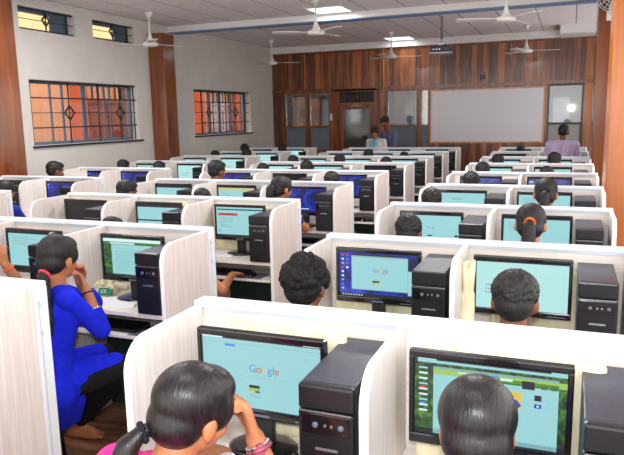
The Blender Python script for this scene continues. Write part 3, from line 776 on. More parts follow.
# ------------------------------------------------------------------ people
def T(v): return Vector(v)
class MBuf:
    """plain vertex / face lists for the closed shells that are fused into one skin"""
    def __init__(self): self.v = []; self.f = []
_sph = {}
def _unit(nu, nv):
    if (nu, nv) not in _sph:
        vs = [(0, 0, -1)]; fs = []
        for j in range(1, nv):
            t = PI * j / nv - PI / 2
            for i in range(nu):
                a = 2 * PI * i / nu; vs.append((math.cos(t) * math.cos(a), math.cos(t) * math.sin(a), math.sin(t)))
        vs.append((0, 0, 1)); L = len(vs) - 1
        for i in range(nu):
            k = (i + 1) % nu
            fs.append((0, 1 + k, 1 + i)); fs.append((L, L - nu + i, L - nu + k))
            for j in range(nv - 2):
                a0 = 1 + j * nu; fs.append((a0 + i, a0 + k, a0 + nu + k, a0 + nu + i))
        _sph[nu, nv] = (vs, fs)
    return _sph[nu, nv]
def p_sph(bm, c, r, nu=12, nv=8, M=None):
    vs, fs = _unit(nu, nv); n = len(bm.v)
    if M is None:
        x, y, z = c; bm.v += [(x + r * a, y + r * b, z + r * d) for a, b, d in vs]
    else: bm.v += [tuple(M @ Vector(q)) for q in vs]
    bm.f += [tuple(n + i for i in f) for f in fs]
def p_caps(bm, p0, r0, p1, r1, flat0=False, flat1=False, seg=14):
    p0, p1 = T(p0), T(p1)
    d = p1 - p0
    if d.length < 1e-5: d = Vector((0, 0, 1e-5))
    q = d.to_track_quat('Z', 'Y').to_matrix(); a, b = q.col[0], q.col[1]
    n = len(bm.v)
    for p, r in ((p0, r0), (p1, r1)):
        for k in range(seg):
            w_ = p + a * (r * math.cos(2 * PI * k / seg)) + b * (r * math.sin(2 * PI * k / seg)); bm.v.append(tuple(w_))
    for k in range(seg):
        j = (k + 1) % seg; bm.f.append((n + k, n + j, n + seg + j, n + seg + k))
    bm.f.append(tuple(n + k for k in range(seg))[::-1]); bm.f.append(tuple(n + seg + k for k in range(seg)))
    if not flat0: p_sph(bm, p0, r0)
    if not flat1: p_sph(bm, p1, r1)
def p_ell(bm, c, r, R=None):
    m = Matrix.Translation(T(c)) @ (R.to_4x4() if R else Matrix.Identity(4)) @ Matrix.Diagonal((r[0], r[1], r[2], 1))
    p_sph(bm, None, 1, 22, 14, m)

def blob(name, build, mats, parent, voxel=0.01, smooth=3, paint=None, cut=None):
    bm = MBuf(); build(bm)
    me = bpy.data.meshes.new('tmp'); me.from_pydata(bm.v, [], bm.f)
    o = bpy.data.objects.new('tmp', me); C.objects.link(o)
    r = o.modifiers.new('r', 'REMESH'); r.mode = 'VOXEL'; r.voxel_size = voxel
    if smooth:
        s = o.modifiers.new('s', 'SMOOTH'); s.factor = 0.5; s.iterations = smooth
    bpy.context.view_layer.update()
    dg = bpy.context.evaluated_depsgraph_get()
    nm = bpy.data.meshes.new_from_object(o.evaluated_get(dg))
    bpy.data.objects.remove(o); bpy.data.meshes.remove(me)
    nm.name = name
    if cut:
        b2 = B_(); b2.from_mesh(nm)
        dv = [v for v in b2.verts if cut(v.co)]
        bmesh.ops.delete(b2, geom=dv, context='VERTS'); b2.to_mesh(nm); b2.free()
    if not isinstance(mats, (list, tuple)): mats = [mats]
    for m in mats: nm.materials.append(MT[m] if isinstance(m, str) else m)
    for p in nm.polygons:
        p.use_smooth = True
        if paint: p.material_index = paint(p.center)
    ob = bpy.data.objects.new(name, nm); C.objects.link(ob); ob.parent = parent
    return ob

def rotm(az, pitch=0, roll=0):
    """head facing +y turned az clockwise (towards +x), pitched down by pitch, rolled to the right shoulder"""
    return Matrix.Rotation(-az, 3, 'Z') @ Matrix.Rotation(-pitch, 3, 'X') @ Matrix.Rotation(roll, 3, 'Y')

def head_prims(bm, hc, R, s=1.0):
    H = lambda p: T(hc) + R @ (T(p) * s)
    E = lambda c, r: p_ell(bm, H(c), [q * s for q in r], R)
    E((0, -.015, .022), (.074, .094, .084)); E((0, .028, -.04), (.058, .058, .068)); E((0, .052, -.078), (.03, .03, .028))
    E((0, .06, .02), (.05, .03, .04)); E((.034, .055, -.03), (.026, .028, .03)); E((-.034, .055, -.03), (.026, .028, .03))
    p_caps(bm, H((0, .083, .0)), .008 * s, H((0, .104, -.032)), .013 * s)
    E((.012, .094, -.036), (.009, .01, .008)); E((-.012, .094, -.036), (.009, .01, .008))
    p_caps(bm, H((-.034, .078, .016)), .009 * s, H((.034, .078, .016)), .009 * s)
    p_caps(bm, H((-.016, .084, -.057)), .007 * s, H((.016, .084, -.057)), .007 * s); p_caps(bm, H((-.013, .082, -.067)), .008 * s, H((.013, .082, -.067)), .008 * s)
    for sx in (-1, 1):
        E((sx * .077, -.006, -.018), (.010, .020, .031)); E((sx * .075, -.002, -.042), (.008, .010, .012))
def face_extras(parent, hc, R, s=1.0):
    H = lambda p: T(hc) + R @ (T(p) * s)
    for sx in (-1, 1):
        bm = B_(); bmesh.ops.create_uvsphere(bm, u_segments=12, v_segments=8, radius=.0115 * s, matrix=Matrix.Translation(H((sx * .031, .0745, .0))))
        bmesh.ops.create_uvsphere(bm, u_segments=10, v_segments=6, radius=.0060 * s, matrix=Matrix.Translation(H((sx * .031, .0815, .0))))
        for f in bm.faces:
            if (f.calc_center_median() - H((sx * .031, .0815, .0))).length < .0061 * s: f.material_index = 1
        obj('eye', bm, ['eye', 'iris'], parent, smooth=True)
        bm = B_(); tube(bm, [H((sx * .014, .0855, .019)), H((sx * .032, .086, .024)), H((sx * .048, .076, .018))], .0032 * s, 6); obj('eyebrow', bm, 'hair', parent, smooth=True)

def hand_prims(bm, wr, d, nrm, side, curl=0.5, s=1.0, thumb=0.7, spread=0.05, curls=None):
    """wr wrist, d direction of palm, nrm back-of-hand normal, side +1 thumb towards d x nrm"""
    d = T(d).normalized(); nrm = T(nrm); nrm = (nrm - d * nrm.dot(d)).normalized(); a = d.cross(nrm).normalized() * side
    wr = T(wr)
    for k in (-1, -.33, .33, 1):
        p_caps(bm, wr + a * .012 * k * s + d * .006, .014 * s, wr + d * .078 * s + a * .030 * k * s, .0115 * s)
    fl_ = [.070, .077, .072, .056]
    for k in range(4):
        off = (1 - k * 2 / 3) * .030 * s
        base = wr + d * .082 * s + a * off
        c = curls[k] if curls else curl * (1 + .08 * k)
        L = fl_[k] * s; p = base; ang = c * .55
        sp = (1 - k * 2 / 3) * spread
        rr = [.0092, .0085, .0078, .0066]
        for j, fr in enumerate((.45, .30, .25)):
            dd = (d * math.cos(ang) - nrm * math.sin(ang) + a * sp).normalized()
            q = p + dd * L * fr
            p_caps(bm, p, rr[j] * s, q, rr[j + 1] * s, seg=10); p = q; ang += c
    tb = wr + d * .022 * s + a * .026 * s
    dd = (d * .75 + a * thumb - nrm * .25).normalized(); q = tb + dd * .040 * s
    p_caps(bm, tb, .0135 * s, q, .0105 * s, seg=10)
    dd2 = (d * .9 + a * thumb * .2 - nrm * .4 * (0.5 + curl)).normalized(); q2 = q + dd2 * .030 * s
    p_caps(bm, q, .0105 * s, q2, .0085 * s, seg=10)

def seatedJ(lean=0.0):
    J = dict(hipL=(-.085, 0, .53), hipR=(.085, 0, .53), waist=(0, .01, .70), chest=(0, .045, .90), neckb=(0, .06, 1.0), head=(0, .10, 1.175),
             shL=(-.165, .045, .965), shR=(.165, .045, .965), elL=(-.20, .16, .74), elR=(.20, .16, .74), wrL=(-.13, .36, .71), wrR=(.13, .36, .71),
             knL=(-.11, .40, .53), knR=(.11, .40, .53), anL=(-.10, .36, .09), anR=(.10, .36, .09), toeL=(-.10, .52, .03), toeR=(.10, .52, .03))
    return J
def standJ():
    return dict(hipL=(-.09, 0, .92), hipR=(.09, 0, .92), waist=(0, .0, 1.10), chest=(0, .01, 1.32), neckb=(0, 0, 1.44), head=(0, .03, 1.62),
                shL=(-.19, 0, 1.40), shR=(.19, 0, 1.40), elL=(-.24, .0, 1.12), elR=(.24, .0, 1.12), wrL=(-.22, .12, .90), wrR=(.22, .12, .90),
                knL=(-.09, .02, .50), knR=(.09, .02, .50), anL=(-.09, -.02, .09), anR=(.09, -.02, .09), toeL=(-.1, .15, .03), toeR=(.1, .15, .03))

def person(name_label, loc, rz, J, R, skin='skin', shirt='shirt', sleeve='short', pants='pants', hair='short', hmat='hair', voxel=.012, hv=.007, hs=1.0,
           handL=None, handR=None, tie=None, tail=None, barefoot=False, face=True, skirt=None, bulk=1.0, shoemat='blackg', hcscale=1.0, group=None):
    t = thing('person', name_label, 'person', loc, rz, group)
    g = {k: T(v) for k, v in J.items()}
    lat = (g['shR'] - g['shL']).normalized()
    hc = g['head']
    k_ = bulk
    fwd = Vector((0, 0, 1)).cross(lat)
    def torso(bm, e):
        for s_ in (-1, 1):
            p_caps(bm, g['hipL'] if s_ < 0 else g['hipR'], (.095 + e) * k_, g['waist'] + lat * s_ * .045, (.083 + e) * k_)
            p_caps(bm, g['waist'] + lat * s_ * .045, (.083 + e) * k_, g['chest'] + lat * s_ * .07, (.092 + e) * k_)
            p_caps(bm, g['chest'] + lat * s_ * .06, (.085 + e) * k_, g['neckb'] - Vector((0, 0, .045)) + lat * s_ * .05, (.055 + e) * k_)
        p_caps(bm, g['hipL'], (.095 + e) * k_, g['hipR'], (.095 + e) * k_)
        p_caps(bm, g['shL'], (.050 + e) * k_, g['shR'], (.050 + e) * k_)
    def arm(bm, S_, e, frac=2.0, flat=False):
        sh, el, wr = g['sh' + S_], g['el' + S_], g['wr' + S_]
        if frac >= 1:
            p_caps(bm, sh, .047 * k_ + e, el, .038 + e)
            if frac > 1:
                f = min(frac - 1, 1); p_caps(bm, el, .038 + e, el.lerp(wr, f), .038 + e - .013 * f, flat1=flat)
        else: p_caps(bm, sh, .047 * k_ + e, sh.lerp(el, frac), .047 * k_ + e * 1.4 - .009 * frac, flat1=flat)
    def leg(bm, S_, e, frac=1.0, flat=False):
        h, kn, an = g['hip' + S_], g['kn' + S_], g['an' + S_]
        p_caps(bm, h, .088 + e, kn, .058 + e); p_caps(bm, kn, .056 + e, kn.lerp(an, .35), .054 + e); p_caps(bm, kn.lerp(an, .35), .054 + e, kn.lerp(an, frac), .036 + e if frac > .8 else .045 + e, flat1=flat)
    def foot(bm, S_, e=0):
        an, toe = g['an' + S_], g['toe' + S_]
        dd = (toe - an); dd.z = 0; dd.normalize(); sd = dd.cross(Vector((0, 0, 1)))
        heel = an - dd * .035; heel.z = max(.03 + e * .3, an.z - .055)
        ball = toe - dd * .05
        p_caps(bm, an, .034 + e, heel, .03 + e); p_caps(bm, heel, .028 + e, ball + sd * .012, .026 + e); p_caps(bm, an, .03 + e, ball - Vector((0, 0, -.012)), .022 + e); p_caps(bm, heel, .024 + e, ball - sd * .014, .024 + e)
        for q in range(5):
            o_ = sd * (.026 - .0135 * q) * 1.0
            p_caps(bm, ball + o_, .0125 + e, toe + o_ * 1.15 - dd * .004 * q, .0105 + e - .0008 * q, seg=8)
    def body(bm):
        torso(bm, 0)
        for S_ in 'LR':
            arm(bm, S_, 0); leg(bm, S_, 0); foot(bm, S_)
            hd = handL if S_ == 'L' else handR
            if hd: hand_prims(bm, g['wr' + S_], *hd)
            else:
                d = (g['wr' + S_] - g['el' + S_]).normalized(); hand_prims(bm, g['wr' + S_], d, (0, 0, 1), 1 if S_ == 'L' else -1, .35)
        p_caps(bm, g['neckb'] - Vector((0, 0, .04)), .056, hc + R @ Vector((0, -.022, -.075)), .049)
        head_prims(bm, hc, R, hcscale)
    def paint(c):
        v = R.inverted() @ (c - hc)
        return 1 if (abs(v.x) < .022 and .076 < v.y and -.074 < v.z < -.052) else 0
    blob('body', body, [skin, 'lips'], t, voxel, 2, paint)
    fr = {'short': .55, 'elbow': 1.35, 'long': 1.95, 'threeq': 1.5}[sleeve]
    def top(bm):
        torso(bm, .014)
        for S_ in 'LR': arm(bm, S_, .011, fr, True)
        if skirt: skirt(bm, g)
    blob('shirt', top, shirt, t, max(voxel * .9, .008), 2)
    def bot(bm):
        p_caps(bm, g['hipL'], (.1) * k_, g['hipR'], (.1) * k_)
        for S_ in 'LR': leg(bm, S_, .012, .93, True)
    blob('trousers', bot, pants, t, .012, 2)
    if not barefoot:
        for S_ in 'LR':
            blob('shoe', lambda bm, S_=S_: foot(bm, S_, .008), shoemat, t, .01, 2)
    # hair
    sc = hs * hcscale
    H = lambda p: hc + R @ (T(p) * hcscale)
    def hp(bm):
        E = lambda c, r: p_ell(bm, H(c), [q * sc for q in r], R)
        if hair == 'short':
            E((0, -.024, .036), (.083, .098, .082)); E((0, -.055, -.012), (.070, .062, .066)); E((0, .03, .072), (.06, .06, .04))
            rr = random.Random(7)
            for q in range(620):
                z = rr.uniform(-.45, 1); a = rr.uniform(0, 2 * PI); rad = math.sqrt(max(0, 1 - z * z))
                v = Vector((rad * math.cos(a), rad * math.sin(a), z))
                if v.y > .35 and v.z < .55: continue
                c = Vector((v.x * .079, -.026 + v.y * .094, .034 + v.z * .079)); d = Vector((v.x, v.y, v.z * .6 - .25)) + Vector((rr.uniform(-.5, .5), rr.uniform(-.5, .5), rr.uniform(-.3, .3)))
                p_caps(bm, H(c), .0065, H(c + d.normalized() * rr.uniform(.002, .009)), .0035, seg=6)
        elif hair == 'curly':
            rr = random.Random(3)
            E((0, -.026, .036), (.084, .098, .084)); E((0, -.052, -.02), (.074, .064, .066))
            for q in range(230):
                z = rr.uniform(-.5, 1); a = rr.uniform(0, 2 * PI); rad = math.sqrt(max(0, 1 - z * z))
                v = Vector((rad * math.cos(a), rad * math.sin(a), z))
                if v.y > .55 and v.z < .5: continue
                c = (v.x * .091, -.026 + v.y * .105, .034 + v.z * .091)
                p_sph(bm, H(c), rr.uniform(.008, .019) * sc, 8, 6)
        else:
            E((0, -.022, .034), (.083, .100, .084)); E((0, -.05, -.022), (.074, .066, .066)); E((0, .026, .066), (.066, .06, .046))
            for sx in (-1, 1): E((sx * .06, .02, .02), (.024, .045, .05))
            if hair == 'long':
                E((0, -.05, -.06), (.078, .06, .08)); E((.05, -.02, -.03), (.036, .05, .07)); E((-.05, -.02, -.03), (.036, .05, .07))
    ho = blob('hair', hp, hmat, t, .006 if hair == 'curly' else (.0048 if hair == 'short' else hv), 1 if hair in ('curly', 'short') else int(.10 / hv))
    if tail:
        def tp(bm):
            for (a, ra), (b, rb) in zip(tail, tail[1:]): p_caps(bm, a, ra, b, rb)
        blob('ponytail', tp, hmat, t, .006, 2)
    if tie:
        bm = B_(); pos, d, r_, m_ = tie
        q = T(d).to_track_quat('Z', 'Y').to_matrix().to_4x4(); q.translation = T(pos)
        pts = [q @ Vector((r_ * math.cos(a * PI / 8), r_ * math.sin(a * PI / 8), 0)) for a in range(17)]
        tube(bm, pts, .0075, 8); obj('hair_tie', bm, m_, t, smooth=True)
    if face: face_extras(t, hc, R, hcscale)
    return t

def cloth(name, c1, c2=None, sc=30):
    c2 = c2 or tuple(int(v * .9) for v in c1)
    MT[name] = tex_noise_mat(name, srgb(*c1), srgb(*c2), (1, 1, 1), sc, 0.85, 3, 0.2, 0.3)
cloth('white_shirt', (214, 214, 222)); cloth('blue_kurta', (26, 42, 218), (22, 36, 206)); cloth('black_leggings', (26, 26, 30)); cloth('grey_trousers', (70, 72, 82))
cloth('pink_kurta', (226, 60, 150), (196, 40, 120)); cloth('lilac_shirt', (200, 182, 214), (184, 166, 202)); cloth('slate_shirt', (110, 114, 148), (94, 98, 134))
cloth('cream_kurta', (226, 214, 206)); cloth('cyan_scarf', (120, 200, 222)); cloth('green_shirt', (120, 140, 120)); cloth('red_strap', (190, 36, 40)); cloth('orange_tie', (238, 110, 60)); cloth('pink_tie', (226, 80, 100)); cloth('violet_shirt', (140, 136, 196)); cloth('black_tie', (34, 34, 40))
cloth('navy_kurta', (34, 52, 150)); cloth('tan_print', (150, 124, 88))

# chairs
def make_chair():
    t = thing('chair', 'x', 'chair')
    bm = B_(); box(bm, -.21, .21, -.2, .2, .40, .43, 0, .012); obj('seat', bm, 'chair', t)
    bm = B_()
    n = 8
    prev = None
    for k in range(n):
        x0 = -.2 + .4 * k / n; x1 = -.2 + .4 * (k + 1) / n
        c0 = .03 * (1 - (x0 / .2) ** 2); c1 = .03 * (1 - (x1 / .2) ** 2)
        vs = [bm.verts.new(p) for p in ((x0, -.185 - c0, .56), (x1, -.185 - c1, .56), (x1, -.215 - c1, .84), (x0, -.215 - c0, .84), (x0, -.165 - c0, .56), (x1, -.165 - c1, .56), (x1, -.195 - c1, .84), (x0, -.195 - c0, .84))]
        for q in ((0, 1, 2, 3), (4, 5, 6, 7), (0, 1, 5, 4), (3, 2, 6, 7), (0, 3, 7, 4), (1, 2, 6, 5)): bm.faces.new([vs[i] for i in q])
    bmesh.ops.remove_doubles(bm, verts=bm.verts[:], dist=1e-5)
    obj('backrest', bm, 'chair', t)
    for sx in (-1, 1):
        bm = B_(); tube(bm, [(sx * .18, .17, .40), (sx * .2, .2, 0.0)], .011); obj('leg', bm, 'steel', t)
        bm = B_(); tube(bm, [(sx * .18, -.17, .40), (sx * .2, -.2, 0.0)], .011); obj('leg', bm, 'steel', t)
        bm = B_(); tube(bm, [(sx * .185, -.17, .41), (sx * .19, -.185, .6)], .010); obj('back_support', bm, 'steel', t)
    return t
chair0 = make_chair(); _cused = False
def chair(x, y, rz, label):
    global _cused
    if not _cused: t = chair0; t.location = (x, y, 0); t.rotation_euler = (0, 0, rz); _cused = True
    else: t = dup(chair0, (x, y, 0), rz)
    t['label'] = label; t['group'] = 'black chairs'
    return t

def tail_of(hc, R, pts):
    return [(T(hc) + R @ T(p), r) for p, r in pts]
# ---- prototypes for the seated students
protos = {}
def proto(kind):
    if kind in protos: return protos[kind], False
    J = seatedJ()
    R = rotm(0, .25)
    hc = T(J['head'])
    if kind == 'short':
        t = person('x', (0, 0, 0), 0, J, R, 'skin2', 'white_shirt', 'short', 'grey_trousers', 'short')
    elif kind == 'curly':
        t = person('x', (0, 0, 0), 0, J, R, 'skin2', 'green_shirt', 'short', 'grey_trousers', 'curly', 'hairc', .01, hs=1.03)
    elif kind in ('pony', 'ponyo'):
        tl = tail_of(hc, R, [((0, -.105, .0), .022), ((0, -.135, -.03), .034), ((0, -.135, -.10), .036), ((0, -.125, -.18), .028), ((0, -.12, -.25), .012)])
        t = person('x', (0, 0, 0), 0, J, R, 'skin', 'navy_kurta', 'short', 'black_leggings', 'pony', 'hair', .012, tail=tl, tie=(hc + R @ T((0, -.113, -.002)), R @ T((0, -1, -.3)), .024, 'orange_tie' if kind == 'ponyo' else 'black_tie'))
    protos[kind] = t
    return t, True
HEADS = [('D', 2, 0, -.985, 1.272, 'curly'), ('D', 2, 1, -.162, 1.278, 'short'), ('D', 3, 0, -.896, 1.243, 'short'), ('D', 3, 1, -.189, 1.329, 'ponyo'), ('D', 4, 0, -1.024, 1.252, 'short'), ('D', 4, 1, -.155, 1.348, 'pony'),
         ('D', 5, 0, -.899, 1.272, 'short'), ('D', 6, 0, -.953, 1.271, 'short'), ('D', 6, 1, -.235, 1.226, 'short'), ('D', 7, 0, -.918, 1.282, 'short'), ('D', 7, 1, -.188, 1.31, 'short'), ('D', 9, 0, -.80, 1.267, 'short'),
         ('C', 3, 1, -3.123, 1.144, 'pony'), ('C', 4, 0, -4.012, 1.267, 'short'), ('C', 4, 1, -3.171, 1.207, 'pony'), ('C', 5, 0, -3.78, 1.368, 'short'), ('C', 5, 2, -2.372, 1.258, 'short'), ('C', 6, 0, -3.845, 1.235, 'short'), ('C', 6, 1, -3.21, 1.279, 'short'),
         ('C', 7, 0, -3.984, 1.259, 'short'), ('C', 7, 1, -3.221, 1.283, 'short'), ('C', 7, 2, -2.499, 1.24, 'short'), ('C', 8, 1, -3.175, 1.28, 'short'), ('C', 8, 2, -2.556, 1.237, 'short'),
         ('B', 6, 0, -6.14, 1.271, 'short'), ('B', 6, 1, -5.51, 1.252, 'short'), ('B', 5, 0, -6.161, 1.342, 'short'), ('B', 4, 1, -5.589, 1.238, 'pony'), ('B', 8, 0, -6.146, 1.256, 'short'), ('B', 8, 1, -5.487, 1.291, 'short'), ('B', 9, 0, -6.229, 1.322, 'short'), ('B', 9, 1, -5.384, 1.311, 'short')]
LOOK = {'curly': 'person with thick curly black hair', 'short': 'person with short black hair', 'ponyo': 'person with orange-tied black ponytail', 'pony': 'person with tied black hair'}
TURN = {('C', 4, 0): -.4, ('B', 5, 0): -.45, ('C', 5, 0): -.3, ('C', 4, 1): .2}
for b, i, s, x, ztop, kind in HEADS:
    y = ROWY[i] - (.95 if i == 2 else .85)
    pr, new = proto(kind)
    sc = ztop / 1.294
    yaw = TURN.get((b, i, s), 0)
    off = Matrix.Rotation(yaw, 3, 'Z') @ Vector((0, .10 * sc, 0))
    loc = (x - off.x, y - off.y, 0)
    lab = '%s seated at the %s seat, %s row, %s' % (LOOK[kind], SEAT[BLK[b][2]][s], ORD[i], BLK[b][0])
    if new: t = pr; t.location = loc; t.rotation_euler = (0, 0, yaw); t.scale = (sc,) * 3
    else: t = dup(pr, loc, yaw, scale=sc)
    t['label'] = lab; t['group'] = 'seated students'
    if i <= 3:
        c = chair(loc[0], loc[1] - .01, yaw, 'black chair under the person at the %s seat, %s row, %s' % (SEAT[BLK[b][2]][s], ORD[i], BLK[b][0]))

# ---- woman in pink, front row
hc = T((-.822, 1.27, 1.138)); R = rotm(.36, .32, .12)
J = dict(hipL=(-.99, 1.02, .53), hipR=(-.83, .98, .53), waist=(-.90, 1.02, .70), chest=(-.875, 1.10, .92), neckb=(-.855, 1.17, 1.03), head=hc,
         shL=(-1.01, 1.20, .985), shR=(-.735, 1.10, .985), elL=(-1.06, 1.36, .80), elR=(-.60, 1.33, .83), wrL=(-1.02, 1.54, .815), wrR=(-.700, 1.345, 1.05),
         knL=(-.98, 1.42, .53), knR=(-.76, 1.42, .53), anL=(-.98, 1.36, .09), anR=(-.76, 1.36, .09), toeL=(-.98, 1.52, .03), toeR=(-.76, 1.52, .03))
tl = [(T(p), r) for p, r in (((-.88, 1.20, 1.12), .018), ((-.905, 1.165, 1.115), .019), ((-.925, 1.14, 1.09), .028), ((-.935, 1.12, 1.04), .034), ((-.925, 1.10, .96), .034), ((-.91, 1.09, .87), .024), ((-.90, 1.09, .80), .008))]
pw = person('person in pink top with black ponytail, cheek resting on fist, front row left', (0, 0, 0), 0, J, R, 'skin', 'pink_kurta', 'short', 'black_leggings', 'pony', 'hairg', .0065, .0045, 1.04,
            handR=((-.35, .05, 1), (.75, .62, .15), 1, 1.15, 1.08, .5), tie=((-.902, 1.168, 1.115), (-.6, -.8, -.2), .021, 'black_tie'), tail=tl)
# watch and shoulder strap ride on her
bm = B_()
def band(bm, c, d, r, tr, mi=0):
    q = T(d).to_track_quat('Z', 'Y').to_matrix().to_4x4(); q.translation = T(c)
    tube(bm, [q @ Vector((r * math.cos(a * PI / 10), r * math.sin(a * PI / 10), 0)) for a in range(21)], tr, 8, mi)
dW = T(J['wrR']) - T(J['elR'])
band(bm, T(J['wrR']) - dW.normalized() * .028, dW, .029, .006); band(bm, T(J['wrR']) - dW.normalized() * .018, dW, .0285, .004, 1)
wc = T(J['wrR']) - dW.normalized() * .024
q = Vector((.6, -.75, .2)).to_track_quat('Z', 'Y').to_matrix().to_4x4(); q.translation = wc + Vector((.6, -.75, .2)).normalized() * .026
bmesh.ops.create_cone(bm, cap_ends=True, segments=20, radius1=.016, radius2=.015, depth=.01, matrix=q)
MT['watch'] = mat('maroon_watch_band', srgb(150, 70, 90), 0.4, 0.3)
obj('wristwatch', bm, ['watch', 'silver'], pw, smooth=False)
bm = B_(); tube(bm, [(-.80, 1.10, 1.02), (-.845, 1.075, 1.025), (-.90, 1.09, 1.028), (-.945, 1.14, 1.02)], .012, 8); obj('dupatta_edge', bm, 'red_strap', pw, smooth=True)
chair(-.90, .98, -.1, 'black chair under the person in the pink top')
# ---- girl with smooth hair, front row right
hc = T((-.172, 1.44, 1.118)); R = rotm(-.12, .35)
J2 = {k: T(v) + T((-.175, 1.34, 0)) - T((0, .10, 0)) for k, v in seatedJ().items()}
sh_ = Vector((0, .10, -.035))
for k in ('neckb', 'chest', 'shL', 'shR'): J2[k] = J2[k] + sh_
J2['head'] = hc
person('person with smooth glossy black hair seated before the front row right monitor', (0, 0, 0), 0, J2, R, 'skin', 'violet_shirt', 'short', 'grey_trousers', 'pony', 'hairg', .01, .0045, 1.10)
chair(-.175, 1.23, 0, 'black chair under the smooth haired person, front row right seat')

# ---- girl in blue kurta, second row of the middle block
hc = T((-2.362, 2.49, 1.165)); R = rotm(.02, .22, .05)
Jb = dict(hipL=(-2.50, 2.46, .53), hipR=(-2.36, 2.40, .53), waist=(-2.40, 2.43, .70), chest=(-2.365, 2.46, .91), neckb=(-2.365, 2.46, 1.03), head=hc,
          shL=(-2.49, 2.54, .985), shR=(-2.24, 2.40, .985), elL=(-2.38, 2.74, .86), elR=(-2.19, 2.56, .785), wrL=(-2.385, 2.65, 1.0), wrR=(-2.285, 2.58, .985),
          knL=(-2.40, 2.84, .52), knR=(-2.20, 2.74, .52), anL=(-2.78, 2.80, .10), anR=(-2.63, 2.80, .085), toeL=(-2.64, 2.90, .03), toeR=(-2.46, 2.83, .028))
def kurta(bm, g):
    # front panel over the thighs and the hem hanging beside the chair
    p_caps(bm, g['hipR'] + Vector((0, 0, .0)), .105, g['knR'] + Vector((-.03, -.05, .022)), .068); p_caps(bm, g['hipL'], .11, g['knL'] + Vector((-.02, -.06, .005)), .08)
    p_caps(bm, (-2.33, 2.38, .50), .10, (-2.38, 2.44, .38), .085); p_caps(bm, (-2.39, 2.44, .40), .085, (-2.44, 2.50, .27), .06, flat1=True); p_caps(bm, (-2.33, 2.48, .42), .06, (-2.40, 2.53, .28), .045, flat1=True)
tl = [(T(p), r) for p, r in (((-2.36, 2.42, 1.12), .026), ((-2.362, 2.385, 1.10), .028), ((-2.355, 2.36, 1.05), .036), ((-2.33, 2.345, .97), .038), ((-2.31, 2.335, .89), .032), ((-2.30, 2.33, .82), .012))]
gb = person('person in royal blue kurta seated sideways, hands clasped at her chin, bare feet', (0, 0, 0), 0, Jb, R, 'skin', 'blue_kurta', 'threeq', 'black_leggings', 'pony', 'hair', .0075, .0055, 1.02,
            handL=((.05, -.12, 1), (-.5, .8, 0), -1, .9, .9, .3), handR=((-.35, -.02, 1), (.7, .7, .1), 1, .8, .9, .3), tie=((-2.362, 2.388, 1.098), (0, -1, -.5), .031, 'pink_tie'), tail=tl, barefoot=True, skirt=kurta, bulk=.86)
bm = B_(); dB = T(Jb['wrR']) - T(Jb['elR']); band(bm, T(Jb['wrR']) - dB.normalized() * .02, dB, .027, .004); obj('bangle', bm, 'black_tie', gb, smooth=True)
bm = B_(); c_ = T(Jb['elR']) + dB * .5; band(bm, c_, dB, .037, .006); obj('sleeve_border', bm, 'silver', gb, smooth=True)
bm = B_(); tube(bm, [(-2.30, 2.60, .445), (-2.26, 2.66, .445), (-2.235, 2.70, .45)], .010, 6); tube(bm, [(-2.40, 2.475, .29), (-2.385, 2.50, .29), (-2.37, 2.53, .295)], .010, 6); obj('hem_border', bm, 'silver', gb, smooth=True)
bm = B_(); tube(bm, [(-2.408, 2.53, 1.282), (-2.40, 2.50, 1.290), (-2.385, 2.465, 1.288)], .004, 6); obj('hair_clip', bm, 'silver', gb, smooth=True)
chair(-2.76, 2.42, -.1, 'black chair under the person in the blue kurta')

# ---- person at the left edge, only the raised forearm in view (centre seat, second row, middle block)
J3 = {k: T(v) + T((-3.17, 2.50, 0)) for k, v in seatedJ().items()}
J3['elR'] = T((-2.835, 2.72, .88)); J3['wrR'] = T((-2.90, 2.655, 1.055))
J3['shR'] = T((-3.02, 2.53, .96)); J3['head'] = T((-3.12, 2.60, 1.14))
pe = person('person at the left edge with raised forearm and red bracelet', (0, 0, 0), 0, J3, rotm(.4, .3), 'skin', 'violet_shirt', 'short', 'black_leggings', 'short', 'hair', .0075,
            handR=((-.3, -.1, 1), (.3, -.9, 0), -1, .7, .9, .4))
bm = B_(); dB = J3['wrR'] - J3['elR']; band(bm, J3['wrR'] - dB.normalized() * .025, dB, .030, .0055); obj('bracelet', bm, 'orange_tie', pe, smooth=True)
chair(-3.17, 2.48, 0, 'black chair at the centre seat, second row, middle block')

# ---- person reaching for the keyboard, third row right seat middle block
J4 = {k: T(v) + T((-2.52, 3.78, 0)) for k, v in seatedJ().items()}
for k in ('neckb', 'chest', 'shL', 'shR', 'head'): J4[k] = J4[k] + T((-.06, -.02, -.10))
J4['elR'] = T((-2.20, 3.82, .665)); J4['shR'] = T((-2.40, 3.82, .84)); J4['wrR'] = T((-2.27, 4.10, .705))
J4['head'] = T((-2.585, 3.90, .93)); J4['neckb'] = T((-2.58, 3.83, .83)); J4['chest'] = T((-2.56, 3.80, .76)); J4['waist'] = T((-2.53, 3.76, .64)); J4['shL'] = T((-2.73, 3.83, .80)); J4['shR'] = T((-2.41, 3.82, .80))
person('person hidden behind the partition, one hand on the keyboard, third row', (0, 0, 0), 0, J4, rotm(0, .3), 'skin', 'tan_print', 'short', 'tan_print', 'pony', 'hair', .008,
       handR=((.05, .95, -.05), (0, .05, 1), -1, .38, .9, .6))
chair(-2.53, 3.78, 0, 'black chair at the right seat, third row, middle block')

